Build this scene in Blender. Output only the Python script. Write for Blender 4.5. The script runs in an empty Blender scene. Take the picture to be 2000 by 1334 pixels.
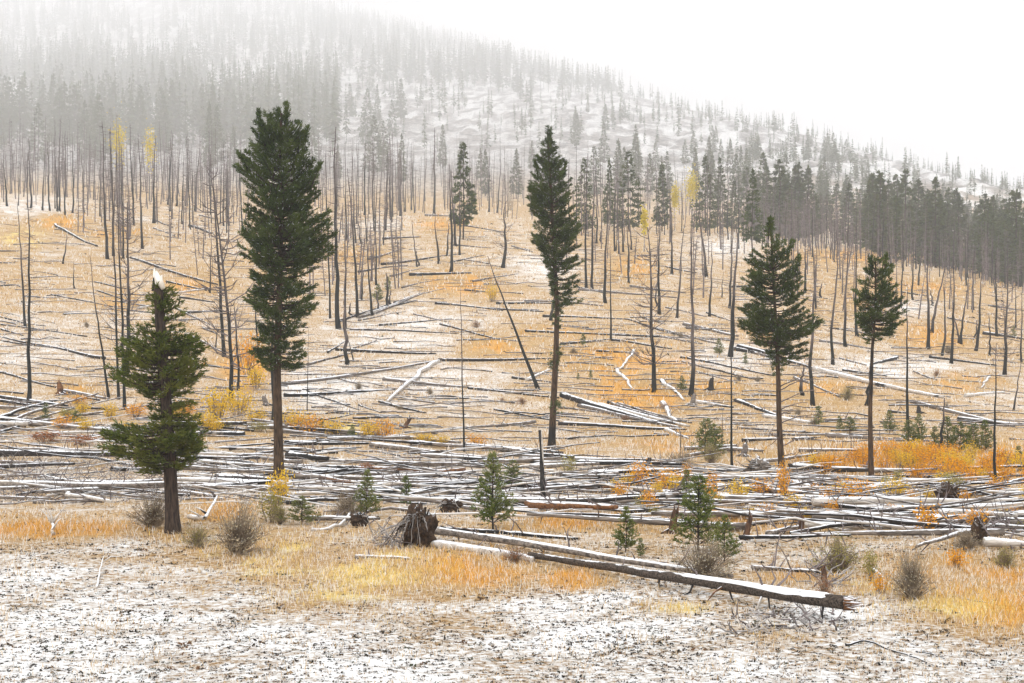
import bpy, math
import numpy as np
from mathutils import Vector, Matrix, Quaternion

# ---------------------------------------------------------------- camera, sky, sun, exposure
S = bpy.context.scene
COL = S.collection
rng = np.random.default_rng(11)
F, HY, CX, CZ = 2747.0, 782.0, 1000.0, 3.0      # focal length / eye level / centre column of the view, eye height in metres

cam_data = bpy.data.cameras.new("camera")
cam = bpy.data.objects.new("camera", cam_data)
COL.objects.link(cam)
cam.location = (0, 0, CZ)
cam.rotation_euler = (math.radians(90), 0, 0)
cam_data.sensor_width = 36.0
cam_data.lens = 36.0 * F / 2000.0
cam_data.shift_y = (HY - 667.0) / 2000.0
cam_data.clip_start = 0.1
cam_data.clip_end = 12000.0
S.camera = cam

world = bpy.data.worlds.new("World")
S.world = world
world.use_nodes = True
wn = world.node_tree.nodes
wl = world.node_tree.links
wn.clear()
sky = wn.new("ShaderNodeTexSky")
sky.sky_type = 'NISHITA'
sky.sun_disc = False
sky.sun_elevation = math.radians(48)
sky.sun_rotation = math.radians(205)
sky.air_density = 1.0
sky.dust_density = 6.0
sky.ozone_density = 1.0
hs = wn.new("ShaderNodeHueSaturation")
hs.inputs["Saturation"].default_value = 0.10
mixs = wn.new("ShaderNodeMix")
mixs.data_type = 'RGBA'
mixs.inputs["Factor"].default_value = 0.80          # a closed cloud layer evens out the clear sky's gradient
mixs.inputs["B"].default_value = (10.3, 10.5, 10.9, 1)
bg = wn.new("ShaderNodeBackground")
bg.inputs["Strength"].default_value = 0.10
wo = wn.new("ShaderNodeOutputWorld")
wl.new(sky.outputs["Color"], hs.inputs["Color"])
wl.new(hs.outputs["Color"], mixs.inputs["A"])
wl.new(mixs.outputs["Result"], bg.inputs["Color"])
wl.new(bg.outputs["Background"], wo.inputs["Surface"])

sun_data = bpy.data.lights.new("sun", 'SUN')
sun_data.energy = 0.9
sun_data.angle = math.radians(25)
sun_data.color = (1.0, 0.97, 0.93)
sun = bpy.data.objects.new("sun", sun_data)
COL.objects.link(sun)
el, az = math.radians(48), math.radians(205)
sdir = Vector((math.sin(az) * math.cos(el), math.cos(az) * math.cos(el), math.sin(el)))
sun.rotation_euler = sdir.to_track_quat('Z', 'Y').to_euler()
sun.location = sdir * 60

S.view_settings.view_transform = 'Standard'
S.view_settings.look = 'None'
S.view_settings.exposure = 0.60
S.view_settings.gamma = 1.0
S.render.engine = 'CYCLES'
S.cycles.max_bounces = 10
S.cycles.diffuse_bounces = 3
S.cycles.glossy_bounces = 1
S.cycles.transmission_bounces = 1
S.cycles.volume_bounces = 8
S.cycles.transparent_max_bounces = 4
S.cycles.use_denoising = True
S.cycles.use_adaptive_sampling = True
S.cycles.adaptive_threshold = 0.02

HAZE_DENSITY = 0.00052

# ---------------------------------------------------------------- helpers
def nz_lattice(ix, iy, seed):
    h = (ix.astype(np.int64) * 374761393 + iy.astype(np.int64) * 668265263 + seed * 974634777) & 0xFFFFFFFF
    h = ((h ^ (h >> 13)) * 1274126177) & 0xFFFFFFFF
    h = h ^ (h >> 16)
    return (h & 0xFFFF) / 65535.0

def vnoise(x, y, seed=0):
    x = np.asarray(x, float); y = np.asarray(y, float)
    ix, iy = np.floor(x), np.floor(y)
    fx, fy = x - ix, y - iy
    fx = fx * fx * (3 - 2 * fx); fy = fy * fy * (3 - 2 * fy)
    ix = ix.astype(np.int64); iy = iy.astype(np.int64)
    a = nz_lattice(ix, iy, seed); b = nz_lattice(ix + 1, iy, seed)
    c = nz_lattice(ix, iy + 1, seed); d = nz_lattice(ix + 1, iy + 1, seed)
    return (a * (1 - fx) + b * fx) * (1 - fy) + (c * (1 - fx) + d * fx) * fy

def fbm(x, y, octv=4, seed=0):
    t = 0; a = 0.5; s = 0
    for o in range(octv):
        t = t + a * vnoise(x * 2 ** o, y * 2 ** o, seed + o); s += a; a *= 0.5
    return t / s - 0.5

class MB:
    """collects faces; build() links them as one mesh object"""
    def __init__(self):
        self.v = []; self.t = []; self.q = []; self.tm = []; self.qm = []; self.c = []; self.n = 0
    def add(self, V, tris=None, quads=None, mat=0, col=None):
        V = np.asarray(V, float).reshape(-1, 3)
        if tris is not None and len(tris):
            tris = np.asarray(tris, np.int64).reshape(-1, 3)
            self.t.append(tris + self.n); self.tm.append(np.full(len(tris), mat))
        if quads is not None and len(quads):
            quads = np.asarray(quads, np.int64).reshape(-1, 4)
            self.q.append(quads + self.n); self.qm.append(np.full(len(quads), mat))
        self.v.append(V)
        if col is not None:
            self.c.append(np.broadcast_to(np.asarray(col, float), (len(V), 3)))
        self.n += len(V)
        return self
    def tube(self, P, R, sides=8, mat=0, cap=True, col=None):
        P = np.asarray(P, float); R = np.asarray(R, float); n = len(P)
        T = np.gradient(P, axis=0)
        T /= np.linalg.norm(T, axis=1, keepdims=True) + 1e-9
        ref = np.array([0, 0, 1.0]) if abs(T[:, 2]).mean() < 0.8 else np.array([0, 1.0, 0])
        A = np.cross(T, ref); A /= np.linalg.norm(A, axis=1, keepdims=True) + 1e-9
        B = np.cross(A, T)
        th = np.arange(sides) * 2 * np.pi / sides
        V = P[:, None, :] + R[:, None, None] * (np.cos(th)[None, :, None] * A[:, None, :] + np.sin(th)[None, :, None] * B[:, None, :])
        V = V.reshape(-1, 3)
        i = np.arange(n - 1)[:, None] * sides; j = np.arange(sides)[None, :]; k = (j + 1) % sides
        Q = np.stack([i + j, i + k, i + sides + k, i + sides + j], -1).reshape(-1, 4)
        tr = []
        if cap:
            V = np.vstack([V, P[0], P[-1]])
            c0, c1 = n * sides, n * sides + 1
            for a in range(sides):
                b = (a + 1) % sides
                tr.append((c0, b, a)); tr.append((c1, (n - 1) * sides + a, (n - 1) * sides + b))
        return self.add(V, tr, Q, mat, col)
    def mesh(self, name, mats, smooth=False):
        V = np.concatenate(self.v) if self.v else np.zeros((0, 3))
        t = np.concatenate(self.t) if self.t else np.zeros((0, 3), np.int64)
        q = np.concatenate(self.q) if self.q else np.zeros((0, 4), np.int64)
        me = bpy.data.meshes.new(name)
        me.vertices.add(len(V)); me.vertices.foreach_set("co", V.astype(np.float32).ravel())
        me.loops.add(len(t) * 3 + len(q) * 4)
        me.loops.foreach_set("vertex_index", np.concatenate([t.ravel(), q.ravel()]).astype(np.int32))
        me.polygons.add(len(t) + len(q))
        st = np.concatenate([np.arange(len(t)) * 3, len(t) * 3 + np.arange(len(q)) * 4]).astype(np.int32)
        me.polygons.foreach_set("loop_start", st)
        mi = np.concatenate(([*self.tm] or []) + ([*self.qm] or [])).astype(np.int32) if (self.tm or self.qm) else np.zeros(0, np.int32)
        for m in (mats if isinstance(mats, (list, tuple)) else [mats]):
            me.materials.append(m)
        me.polygons.foreach_set("material_index", mi)
        if smooth:
            me.polygons.foreach_set("use_smooth", np.ones(len(t) + len(q), bool))
        if self.c:
            C = np.concatenate(self.c)
            at = me.color_attributes.new("col", 'FLOAT_COLOR', 'POINT')
            at.data.foreach_set("color", np.hstack([C, np.ones((len(C), 1))]).astype(np.float32).ravel())
        me.update(calc_edges=True)
        return me

def link(name, me, parent=None):
    o = bpy.data.objects.new(name, me)
    COL.objects.link(o)
    if parent is not None:
        o.parent = parent
    return o

def thing(name, label, cat, loc=(0, 0, 0), group=None):
    o = bpy.data.objects.new(name, None)
    o.empty_display_size = 0.2
    COL.objects.link(o)
    o.location = loc
    tag(o, label, cat, group)
    return o

def tag(o, label=None, cat=None, group=None, kind=None):
    if label: o["label"] = label
    if cat: o["category"] = cat
    if group: o["group"] = group
    if kind: o["kind"] = kind
    return o

ORD = ["first", "second", "third", "fourth", "fifth", "sixth", "seventh", "eighth", "ninth", "tenth", "eleventh", "twelfth", "thirteenth",
       "fourteenth", "fifteenth", "sixteenth", "seventeenth", "eighteenth", "nineteenth", "twentieth", "twenty-first", "twenty-second",
       "twenty-third", "twenty-fourth", "twenty-fifth", "twenty-sixth", "twenty-seventh", "twenty-eighth", "twenty-ninth", "thirtieth"]

# ---------------------------------------------------------------- materials
class NT:
    def __init__(self, name):
        self.m = bpy.data.materials.new(name); self.m.use_nodes = True
        self.t = self.m.node_tree; self.n = self.t.nodes; self.l = self.t.links
        self.p = self.n["Principled BSDF"]
        self.p.inputs["Roughness"].default_value = 0.85
        self.p.inputs["Specular IOR Level"].default_value = 0.2
    def node(self, t, **kw):
        x = self.n.new(t)
        for k, v in kw.items(): setattr(x, k, v)
        return x
    def noise(self, scale, detail=4, rough=0.55, vec=None, stretch=None):
        x = self.node("ShaderNodeTexNoise")
        x.inputs["Scale"].default_value = scale; x.inputs["Detail"].default_value = detail; x.inputs["Roughness"].default_value = rough
        v = vec
        if v is None:
            v = self.node("ShaderNodeTexCoord").outputs["Object"]
        if stretch:
            mp = self.node("ShaderNodeMapping"); mp.inputs["Scale"].default_value = stretch
            self.l.new(v, mp.inputs["Vector"]); v = mp.outputs["Vector"]
        self.l.new(v, x.inputs["Vector"])
        return x.outputs["Fac"]
    def math(self, op, a, b=None, clamp=False):
        x = self.node("ShaderNodeMath", operation=op, use_clamp=clamp)
        for i, s in enumerate((a, b)):
            if s is None: continue
            if isinstance(s, (int, float)): x.inputs[i].default_value = s
            else: self.l.new(s, x.inputs[i])
        return x.outputs[0]
    def ramp(self, fac, lo, hi):
        x = self.node("ShaderNodeMapRange"); x.interpolation_type = 'SMOOTHSTEP'
        self.l.new(fac, x.inputs["Value"]); x.inputs["From Min"].default_value = lo; x.inputs["From Max"].default_value = hi
        return x.outputs["Result"]
    def mix(self, fac, a, b):
        x = self.node("ShaderNodeMix", data_type='RGBA')
        for k, s in (("Factor", fac), ("A", a), ("B", b)):
            if isinstance(s, tuple): x.inputs[k].default_value = (*s, 1)
            elif isinstance(s, (int, float)): x.inputs[k].default_value = s
            else: self.l.new(s, x.inputs[k])
        return x.outputs["Result"]
    def color(self, c):
        if isinstance(c, tuple): self.p.inputs["Base Color"].default_value = (*c, 1)
        else: self.l.new(c, self.p.inputs["Base Color"])
    def bump(self, h, strength=0.5, dist=0.02):
        b = self.node("ShaderNodeBump"); b.inputs["Strength"].default_value = strength; b.inputs["Distance"].default_value = dist
        self.l.new(h, b.inputs["Height"]); self.l.new(b.outputs["Normal"], self.p.inputs["Normal"])
    def rnd_object(self):
        return self.node("ShaderNodeObjectInfo").outputs["Random"]
    def rnd_island(self):
        return self.node("ShaderNodeNewGeometry").outputs["Random Per Island"]
    def up(self):
        g = self.node("ShaderNodeNewGeometry"); s = self.node("ShaderNodeSeparateXYZ")
        self.l.new(g.outputs["Normal"], s.inputs[0]); return s.outputs["Z"]
    def world_pos(self):
        return self.node("ShaderNodeNewGeometry").outputs["Position"]

def m_snow(name="snow"):
    m = NT(name); n = m.noise(9, 5, 0.6, m.world_pos())
    m.color(m.mix(m.ramp(n, 0.35, 0.65), (0.74, 0.75, 0.77), (0.86, 0.87, 0.89))); m.bump(n, 0.4, 0.03)
    m.p.inputs["Roughness"].default_value = 0.7
    return m.m

def m_wood(name, dark, light, char=0.0, snow=0.0, streak=(14, 14, 1.5), rough=0.9, moss=None):
    """weathered stem: streaks along the grain, a share of charred patches, snow lying on what faces up"""
    m = NT(name)
    pos = m.world_pos()
    n1 = m.noise(1.0, 5, 0.65, None, streak)
    c = m.mix(m.ramp(n1, 0.3, 0.7), dark, light)
    r = m.rnd_object()
    if moss: c = m.mix(m.ramp(r, 0.70, 0.95), c, moss)
    if char > 0:
        n2 = m.noise(0.5, 4, 0.6, pos)
        k = m.math('ADD', m.math('MULTIPLY', m.math('SUBTRACT', n2, 0.5), 2.2), m.math('ADD', m.math('MULTIPLY', m.math('SUBTRACT', r, 0.5), 0.9), char))
        c = m.mix(m.ramp(k, 0.42, 0.62), c, (0.016, 0.015, 0.015))
    if snow > 0:
        n3 = m.noise(2.6, 6, 0.65, pos)
        k = m.math('ADD', m.up(), m.math('MULTIPLY', m.math('SUBTRACT', n3, 0.5), 1.6))
        c = m.mix(m.ramp(k, 0.95 - snow, 1.12 - snow), c, (0.80, 0.81, 0.83))
    m.color(c); m.bump(n1, 0.7, 0.02); m.p.inputs["Roughness"].default_value = rough
    return m.m

def m_snag(name):
    """fire-killed stem: black at the foot, silver to mauve grey above, with bark left in strips"""
    m = NT(name)
    tc = m.node("ShaderNodeTexCoord"); sp = m.node("ShaderNodeSeparateXYZ"); m.l.new(tc.outputs["Object"], sp.inputs[0])
    n1 = m.noise(1.0, 4, 0.6, None, (9, 9, 0.8)); n2 = m.noise(0.7, 3, 0.6, m.world_pos())
    r = m.rnd_object()
    c = m.mix(m.ramp(n1, 0.3, 0.7), (0.034, 0.028, 0.026), (0.145, 0.12, 0.113))
    h = m.math('ADD', sp.outputs["Z"], m.math('ADD', m.math('MULTIPLY', m.math('SUBTRACT', n2, 0.5), 7.0), m.math('MULTIPLY', m.math('SUBTRACT', r, 0.75), 6.0)))
    c = m.mix(m.ramp(h, 1.5, 5.5), (0.014, 0.016, 0.015), c)
    m.color(c); m.bump(n1, 0.6, 0.02); m.p.inputs["Roughness"].default_value = 0.9
    return m.m

def m_leaf(name, cols, spec=0.15, frost=0.0, trans=0.0):
    m = NT(name); r = m.rnd_island(); n = m.noise(1.3, 3, 0.6, m.world_pos())
    c = m.mix(m.ramp(r, 0.0, 1.0), cols[0], cols[1])
    c = m.mix(m.ramp(n, 0.4, 0.65), c, cols[2])
    if frost > 0:
        k = m.math('ADD', m.math('FRACT', m.math('MULTIPLY', r, 7.31)), 0.0)
        c = m.mix(m.ramp(k, 1 - frost, 1 - frost + 0.02), c, (0.55, 0.57, 0.55))
    m.color(c); m.p.inputs["Specular IOR Level"].default_value = spec; m.p.inputs["Roughness"].default_value = 0.75
    if trans > 0:
        m.p.inputs["Transmission Weight"].default_value = 0.0
        d = m.node("ShaderNodeBsdfTranslucent"); m.l.new(c, d.inputs["Color"])
        ms = m.node("ShaderNodeMixShader"); ms.inputs[0].default_value = trans
        m.l.new(m.p.outputs[0], ms.inputs[1]); m.l.new(d.outputs[0], ms.inputs[2])
        m.l.new(ms.outputs[0], m.n["Material Output"].inputs["Surface"])
    return m.m

def m_flat(name, a, b, scale=3.0, objrand=0.0):
    m = NT(name); n = m.noise(scale, 4, 0.6)
    c = m.mix(m.ramp(n, 0.35, 0.65), a, b)
    if objrand:
        c = m.mix(m.math('MULTIPLY', m.rnd_object(), objrand), c, (0.03, 0.027, 0.025))
    m.color(c); m.bump(n, 0.5, 0.02)
    return m.m

M = {}
M['snow'] = m_snow()
M['log'] = m_wood("weathered_log", (0.050, 0.041, 0.036), (0.29, 0.245, 0.205), char=0.24, snow=0.27, streak=(1.5, 12, 12))
M['log_char'] = m_wood("charred_log", (0.014, 0.013, 0.013), (0.055, 0.047, 0.043), char=0.45, snow=0.24, streak=(1.5, 12, 12))
M['log_hill'] = m_wood("weathered_hill_log", (0.045, 0.038, 0.034), (0.24, 0.205, 0.18), char=0.34, snow=0.14, streak=(1.5, 12, 12))
M['log_rust'] = m_wood("rotten_log", (0.06, 0.03, 0.018), (0.27, 0.125, 0.05), char=0.18, snow=0.26, streak=(1.5, 12, 12))
M['log_pale'] = m_wood("barkless_log", (0.30, 0.26, 0.22), (0.62, 0.57, 0.51), char=0.02, snow=0.32, streak=(1.5, 12, 12))
M['bark'] = m_wood("conifer_bark", (0.010, 0.007, 0.005), (0.105, 0.064, 0.037), char=0.05, streak=(24, 24, 3.5))
M['bark_dark'] = m_wood("dark_bark", (0.010, 0.008, 0.007), (0.075, 0.05, 0.036), char=0.08, streak=(24, 24, 3.5))
M['splinter'] = m_flat("fresh_splinter_wood", (0.62, 0.54, 0.44), (0.80, 0.75, 0.68), 6)
M['snag'] = m_snag("fire_killed_stem")
M['twig'] = m_flat("dead_twig", (0.085, 0.070, 0.068), (0.20, 0.165, 0.16), 2.0)
M['twig_grey'] = m_flat("grey_branch", (0.18, 0.165, 0.155), (0.42, 0.39, 0.37), 2.0)
M['needle'] = m_leaf("fir_needles", [(0.011, 0.021, 0.005), (0.062, 0.096, 0.020), (0.082, 0.110, 0.024)], frost=0.03, trans=0.15)
M['needle_t1'] = m_leaf("pine_needles", [(0.024, 0.038, 0.007), (0.115, 0.145, 0.022), (0.145, 0.155, 0.028)], frost=0.015, trans=0.18)
M['needle_far'] = m_leaf("distant_needles", [(0.010, 0.022, 0.003), (0.046, 0.080, 0.010), (0.070, 0.098, 0.014)], trans=0.1)
M['needle_young'] = m_leaf("young_pine_needles", [(0.045, 0.072, 0.014), (0.150, 0.190, 0.036), (0.180, 0.195, 0.055)], frost=0.04, trans=0.2)
M['leaf_orange'] = m_leaf("orange_leaves", [(0.62, 0.24, 0.012), (0.86, 0.45, 0.025), (0.80, 0.37, 0.018)], trans=0.4)
M['leaf_yellow'] = m_leaf("yellow_leaves", [(0.66, 0.40, 0.02), (0.88, 0.62, 0.06), (0.80, 0.52, 0.03)], trans=0.4)
M['leaf_aspen'] = m_leaf("aspen_leaves", [(0.55, 0.42, 0.03), (0.82, 0.68, 0.08), (0.72, 0.58, 0.05)], trans=0.4)
M['leaf_olive'] = m_leaf("olive_leaves", [(0.20, 0.18, 0.05), (0.42, 0.36, 0.10), (0.32, 0.28, 0.08)], trans=0.2)
M['leaf_rust'] = m_leaf("rust_leaves", [(0.22, 0.07, 0.02), (0.42, 0.16, 0.04), (0.35, 0.13, 0.04)], trans=0.2)
M['leaf_grey'] = m_leaf("sage_leaves", [(0.22, 0.19, 0.11), (0.52, 0.45, 0.31), (0.42, 0.33, 0.20)], frost=0.10, trans=0.15)
M['bush_twig'] = m_flat("bush_twig", (0.13, 0.095, 0.065), (0.36, 0.29, 0.21), 4.0)
M['soil'] = m_wood("root_soil", (0.008, 0.006, 0.005), (0.085, 0.052, 0.032), char=0.20, snow=0.14, streak=(11, 11, 11))
M['log_front'] = m_wood("front_log_bark", (0.005, 0.0045, 0.004), (0.12, 0.092, 0.072), char=0.46, snow=0.14, streak=(7, 34, 34))
M['stump'] = m_wood("rotten_stump", (0.02, 0.013, 0.010), (0.15, 0.075, 0.04), char=0.22, snow=0.12, streak=(12, 12, 3))
M['char'] = m_flat("char", (0.012, 0.011, 0.011), (0.04, 0.036, 0.034), 8)

def m_col(name, trans=0.0):
    m = NT(name)
    a = m.node("ShaderNodeVertexColor"); a.layer_name = "col"
    m.color(a.outputs["Color"]); m.p.inputs["Specular IOR Level"].default_value = 0.05
    if trans > 0:
        d = m.node("ShaderNodeBsdfTranslucent"); m.l.new(a.outputs["Color"], d.inputs["Color"])
        ms = m.node("ShaderNodeMixShader"); ms.inputs[0].default_value = trans
        m.l.new(m.p.outputs[0], ms.inputs[1]); m.l.new(d.outputs[0], ms.inputs[2])
        m.l.new(ms.outputs[0], m.n["Material Output"].inputs["Surface"])
    return m.m
M['grass'] = m_col("dry_grass", 0.35)

def m_ground():
    m = NT("snow_dusted_ground")
    a = m.node("ShaderNodeVertexColor"); a.layer_name = "col"
    sp = m.node("ShaderNodeSeparateColor"); m.l.new(a.outputs["Color"], sp.inputs[0])
    sn, og, ye = sp.outputs[0], sp.outputs[1], sp.outputs[2]
    pos = m.world_pos()
    big = m.noise(0.45, 10, 0.74, pos)
    fine = m.noise(9.0, 7, 0.74, pos)
    streak = m.noise(0.9, 7, 0.66, pos)
    straw = m.mix(m.ramp(fine, 0.35, 0.62), (0.27, 0.15, 0.05), (0.53, 0.35, 0.15))
    straw = m.mix(m.math('MULTIPLY', m.ramp(streak, 0.60, 0.72), 0.55), straw, (0.20, 0.14, 0.09))
    om = m.ramp(m.math('ADD', m.math('MULTIPLY', m.math('SUBTRACT', streak, 0.5), 1.8), og), 0.25, 0.75)
    ym = m.ramp(m.math('ADD', m.math('MULTIPLY', m.math('SUBTRACT', streak, 0.5), 1.8), ye), 0.25, 0.75)
    gr = m.mix(om, straw, m.mix(m.ramp(fine, 0.4, 0.6), (0.44, 0.20, 0.035), (0.68, 0.38, 0.10)))
    gr = m.mix(ym, gr, m.mix(m.ramp(fine, 0.4, 0.6), (0.56, 0.41, 0.11), (0.78, 0.64, 0.26)))
    sy = m.node("ShaderNodeSeparateXYZ"); m.l.new(pos, sy.inputs[0])
    rock = m.mix(m.ramp(m.noise(0.16, 9, 0.75, pos), 0.40, 0.60), (0.07, 0.065, 0.062), (0.36, 0.33, 0.31))
    gr = m.mix(m.ramp(sy.outputs["Y"], 480, 900), gr, rock)
    k = m.math('ADD', m.math('MULTIPLY', m.math('SUBTRACT', big, 0.5), 1.3), m.math('ADD', sn, m.math('MULTIPLY', m.math('SUBTRACT', fine, 0.5), 2.2)))
    snow = m.ramp(k, 0.14, 0.72)
    m.color(m.mix(snow, gr, (0.82, 0.815, 0.80)))
    m.bump(m.math('ADD', fine, m.math('MULTIPLY', snow, 0.25)), 0.8, 0.06)
    return m.m
M['ground'] = m_ground()

# ---------------------------------------------------------------- terrain
TAB = {
 -700: [(60,885),(70,815),(80,755),(100,645),(130,520),(160,425),(185,375),(210,366),(260,358),(330,335),(420,300),(550,240),(750,170),(1000,100),(1300,40),(1700,-20),(2300,-80)],
 0:    [(58,895),(70,830),(80,775),(100,670),(130,550),(160,455),(185,405),(210,398),(260,388),(330,362),(420,325),(550,265),(750,195),(1000,125),(1300,60),(1700,0),(2300,-60)],
 300:  [(58,905),(70,840),(80,790),(100,695),(130,590),(160,505),(190,445),(215,415),(260,400),(330,375),(420,335),(550,270),(750,200),(1000,130),(1300,60),(1700,-10),(2300,-70)],
 560:  [(58,915),(70,855),(80,805),(100,735),(130,645),(160,560),(190,490),(220,445),(260,420),(330,390),(420,350),(550,285),(750,205),(1000,130),(1300,55),(1700,-15),(2300,-50)],
 750:  [(60,915),(70,865),(80,815),(100,725),(125,630),(150,545),(175,480),(200,440),(225,422),(270,412),(340,388),(420,345),(520,290),(700,220),(900,165),(1200,95),(1500,55),(1700,48),(2300,80)],
 1000: [(60,918),(68,892),(80,840),(100,742),(125,640),(150,560),(175,500),(200,455),(225,432),(270,420),(340,395),(420,348),(520,298),(680,235),(900,185),(1200,128),(1350,116),(1700,140),(2300,190)],
 1250: [(60,918),(70,888),(80,848),(100,762),(125,668),(150,592),(180,522),(210,476),(240,452),(280,442),(340,420),(420,375),(540,315),(700,250),(900,198),(1080,172),(1200,172),(1600,205),(2300,270)],
 1500: [(60,918),(75,852),(90,782),(110,702),(140,612),(180,532),(220,480),(245,464),(300,456),(380,430),(500,372),(650,310),(850,255),(1000,230),(1150,234),(1500,270),(2300,350)],
 1750: [(60,926),(75,872),(90,806),(110,737),(140,657),(180,577),(220,527),(245,510),(300,502),(380,475),(500,415),(650,352),(820,308),(950,298),(1100,305),(1500,345),(2300,420)],
 2000: [(60,932),(75,882),(90,822),(115,747),(150,672),(200,602),(240,574),(300,566),(400,525),(530,458),(680,408),(800,380),(900,378),(1050,392),(1500,435),(2300,510)],
 2700: [(60,940),(75,905),(90,860),(115,800),(150,730),(200,680),(240,660),(300,640),(400,600),(530,550),(680,510),(800,500),(900,500),(1050,520),(1500,560),(2300,610)],
}
def kf(px):
    return np.interp(px, [0, 1000, 1500, 2000], [3.3, 2.7, 1.8, 1.05])
def dm(d, px=0):
    return d if d <= 200 else 200 + (d - 200) * float(kf(px))
TAB = {k: [(dm(a, k), b_) for a, b_ in v] for k, v in TAB.items()}
NU = 440
UU = np.linspace(-0.62, 0.62, NU)
rows_near = np.arange(2600, 905, -3.2)
D = np.unique(np.concatenate([[1.5, 2.5, 3.5], 8241.0 / (rows_near - HY), np.geomspace(67.5, dm(2300), 250)]))
ND = len(D)
cols = sorted(TAB)
Hc = np.zeros((ND, len(cols)))
for ci, cpx in enumerate(cols):
    dd = [0.5, 20, 40, 50] + [a for a, b in TAB[cpx]]
    zz = [0, 0, 0, 0.02] + [CZ + a * (HY - b) / F for a, b in TAB[cpx]]
    dd += [9000]; zz += [zz[-1]]
    Hc[:, ci] = np.interp(np.log(D), np.log(dd), zz)
H = np.zeros((ND, NU))
colu = (np.array(cols) - CX) / F
for i in range(ND):
    H[i] = np.interp(UU, colu, Hc[i])
def smooth(A, sig, axis):
    r = int(3 * sig); k = np.exp(-0.5 * (np.arange(-r, r + 1) / sig) ** 2); k /= k.sum()
    A = np.moveaxis(A, axis, 0)
    P = np.concatenate([np.repeat(A[:1], r, 0), A, np.repeat(A[-1:], r, 0)])
    out = sum(k[j] * P[j:j + len(A)] for j in range(2 * r + 1))
    return np.moveaxis(out, 0, axis)
H[D > 45] = smooth(smooth(H, 26, 1), 5, 0)[D > 45]
DX = D[:, None] * UU[None, :]; DY = np.repeat(D[:, None], NU, 1)
DI = np.where(DY <= 200, DY, 200 + (DY - 200) / kf(CX + UU * F)[None, :])
H += fbm(DX / 14, DY / 14, 3, 3) * np.clip((DY - 45) / 40, 0, 1) * 1.1 * np.clip(DY / 200, 0.5, 1.6)
H += fbm(DX / 5, DY / 5, 3, 9) * 0.28 * np.clip((DY - 8) / 15, 0, 1)
H += fbm(DX / 0.5, DY / 0.5, 3, 5) * 0.09 * np.clip((120 - DY) / 60, 0, 1)
H += fbm(DX / 70, DY / 70, 4, 21) * 15 * np.clip((DI - 420) / 300, 0, 1)
H += fbm(DX / 14, DY / 14, 4, 33) * 11 * np.clip((DI - 380) / 200, 0, 1)
ROW = HY - (H - CZ) * F / D[:, None]
ROWM = np.minimum.accumulate(ROW, axis=0)
LD = np.log(D)

def ground(x, y):
    x = np.asarray(x, float); y = np.maximum(np.asarray(y, float), 1.6)
    u = np.clip((x / y - UU[0]) / (UU[1] - UU[0]), 0, NU - 1.001)
    fi = np.interp(y, D, np.arange(ND)); fi = np.clip(fi, 0, ND - 1.001)
    i = fi.astype(int); j = u.astype(int); a = fi - i; b = u - j
    return (H[i, j] * (1 - b) + H[i, j + 1] * b) * (1 - a) + (H[i + 1, j] * (1 - b) + H[i + 1, j + 1] * b) * a

def hit(px, py):
    """the ground point seen at this place of the photograph"""
    u = (px - CX) / F
    j = np.clip((u - UU[0]) / (UU[1] - UU[0]), 0, NU - 1.001)
    j0 = int(j); b = j - j0
    r = ROW[:, j0] * (1 - b) + ROW[:, j0 + 1] * b
    k = int(np.argmax(r <= py)) if (r <= py).any() else ND - 1
    if k == 0: d = D[0]
    else:
        t = (r[k - 1] - py) / max(r[k - 1] - r[k], 1e-6); d = D[k - 1] + (D[k] - D[k - 1]) * min(max(t, 0), 1)
    x = u * d
    return np.array([x, d, float(ground(x, d))])

def hits(px, py):
    """many at once (nearest visible slope)"""
    px = np.asarray(px, float); py = np.asarray(py, float)
    u = (px - CX) / F
    j = np.clip(np.round((u - UU[0]) / (UU[1] - UU[0])).astype(int), 0, NU - 1)
    d = np.zeros(len(px))
    order = np.argsort(j); js = j[order]
    bounds = np.searchsorted(js, np.arange(NU + 1))
    for c in range(NU):
        s = order[bounds[c]:bounds[c + 1]]
        if len(s): d[s] = np.interp(-py[s], -ROWM[:, c], D)
    x = u * d
    return np.stack([x, d, ground(x, d)], 1)

def blob(px, row, items):
    t = np.zeros_like(px)
    for cx, cy, rx, ry, s in items:
        t = np.maximum(t, s * np.exp(-((px - cx) / rx) ** 2 - ((row - cy) / ry) ** 2))
    return t
ORANGE = [(940,1115,120,38,.9),(1120,1130,70,24,.8),(50,1035,120,20,.9),(180,1035,90,18,.7),(1260,765,90,45,.9),(1300,725,80,40,.7),(1190,700,110,32,.7),
          (960,675,60,22,.7),(1890,1125,150,45,.8),(1960,1190,90,45,.7),(1560,1125,80,16,.7),(1100,1022,130,18,.8),(860,440,70,16,.7),(905,555,70,22,.7),
          (120,435,60,16,.8),(230,455,60,14,.6),(240,590,60,20,.5),(1650,500,120,16,.6),(1880,745,80,20,.6),(1780,900,260,40,.75),(1235,520,50,25,.6),
          (480,720,50,45,.8),(700,500,60,16,.5),(1400,760,80,30,.5),(1500,650,60,25,.4),(1830,660,80,30,.5),(1100,650,100,20,.4),(1700,590,60,20,.4),(380,560,60,16,.5),
          (1480,1015,150,22,.7),(430,1000,60,20,.7),(1800,560,140,20,.5),(1330,860,120,30,.4),(1650,960,200,40,.45),(150,760,50,14,.6),(1600,760,120,30,.45)]
YELLOW = [(560,1090,170,45,.66),(720,1115,140,55,.68),(470,1078,90,22,.6),(640,1160,120,30,.5),(1850,1190,160,35,.55),(1700,1150,100,18,.6),(1330,1190,70,14,.6),
          (700,830,150,18,.5),(40,465,70,25,.5),(1500,1240,80,20,.3)]
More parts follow.
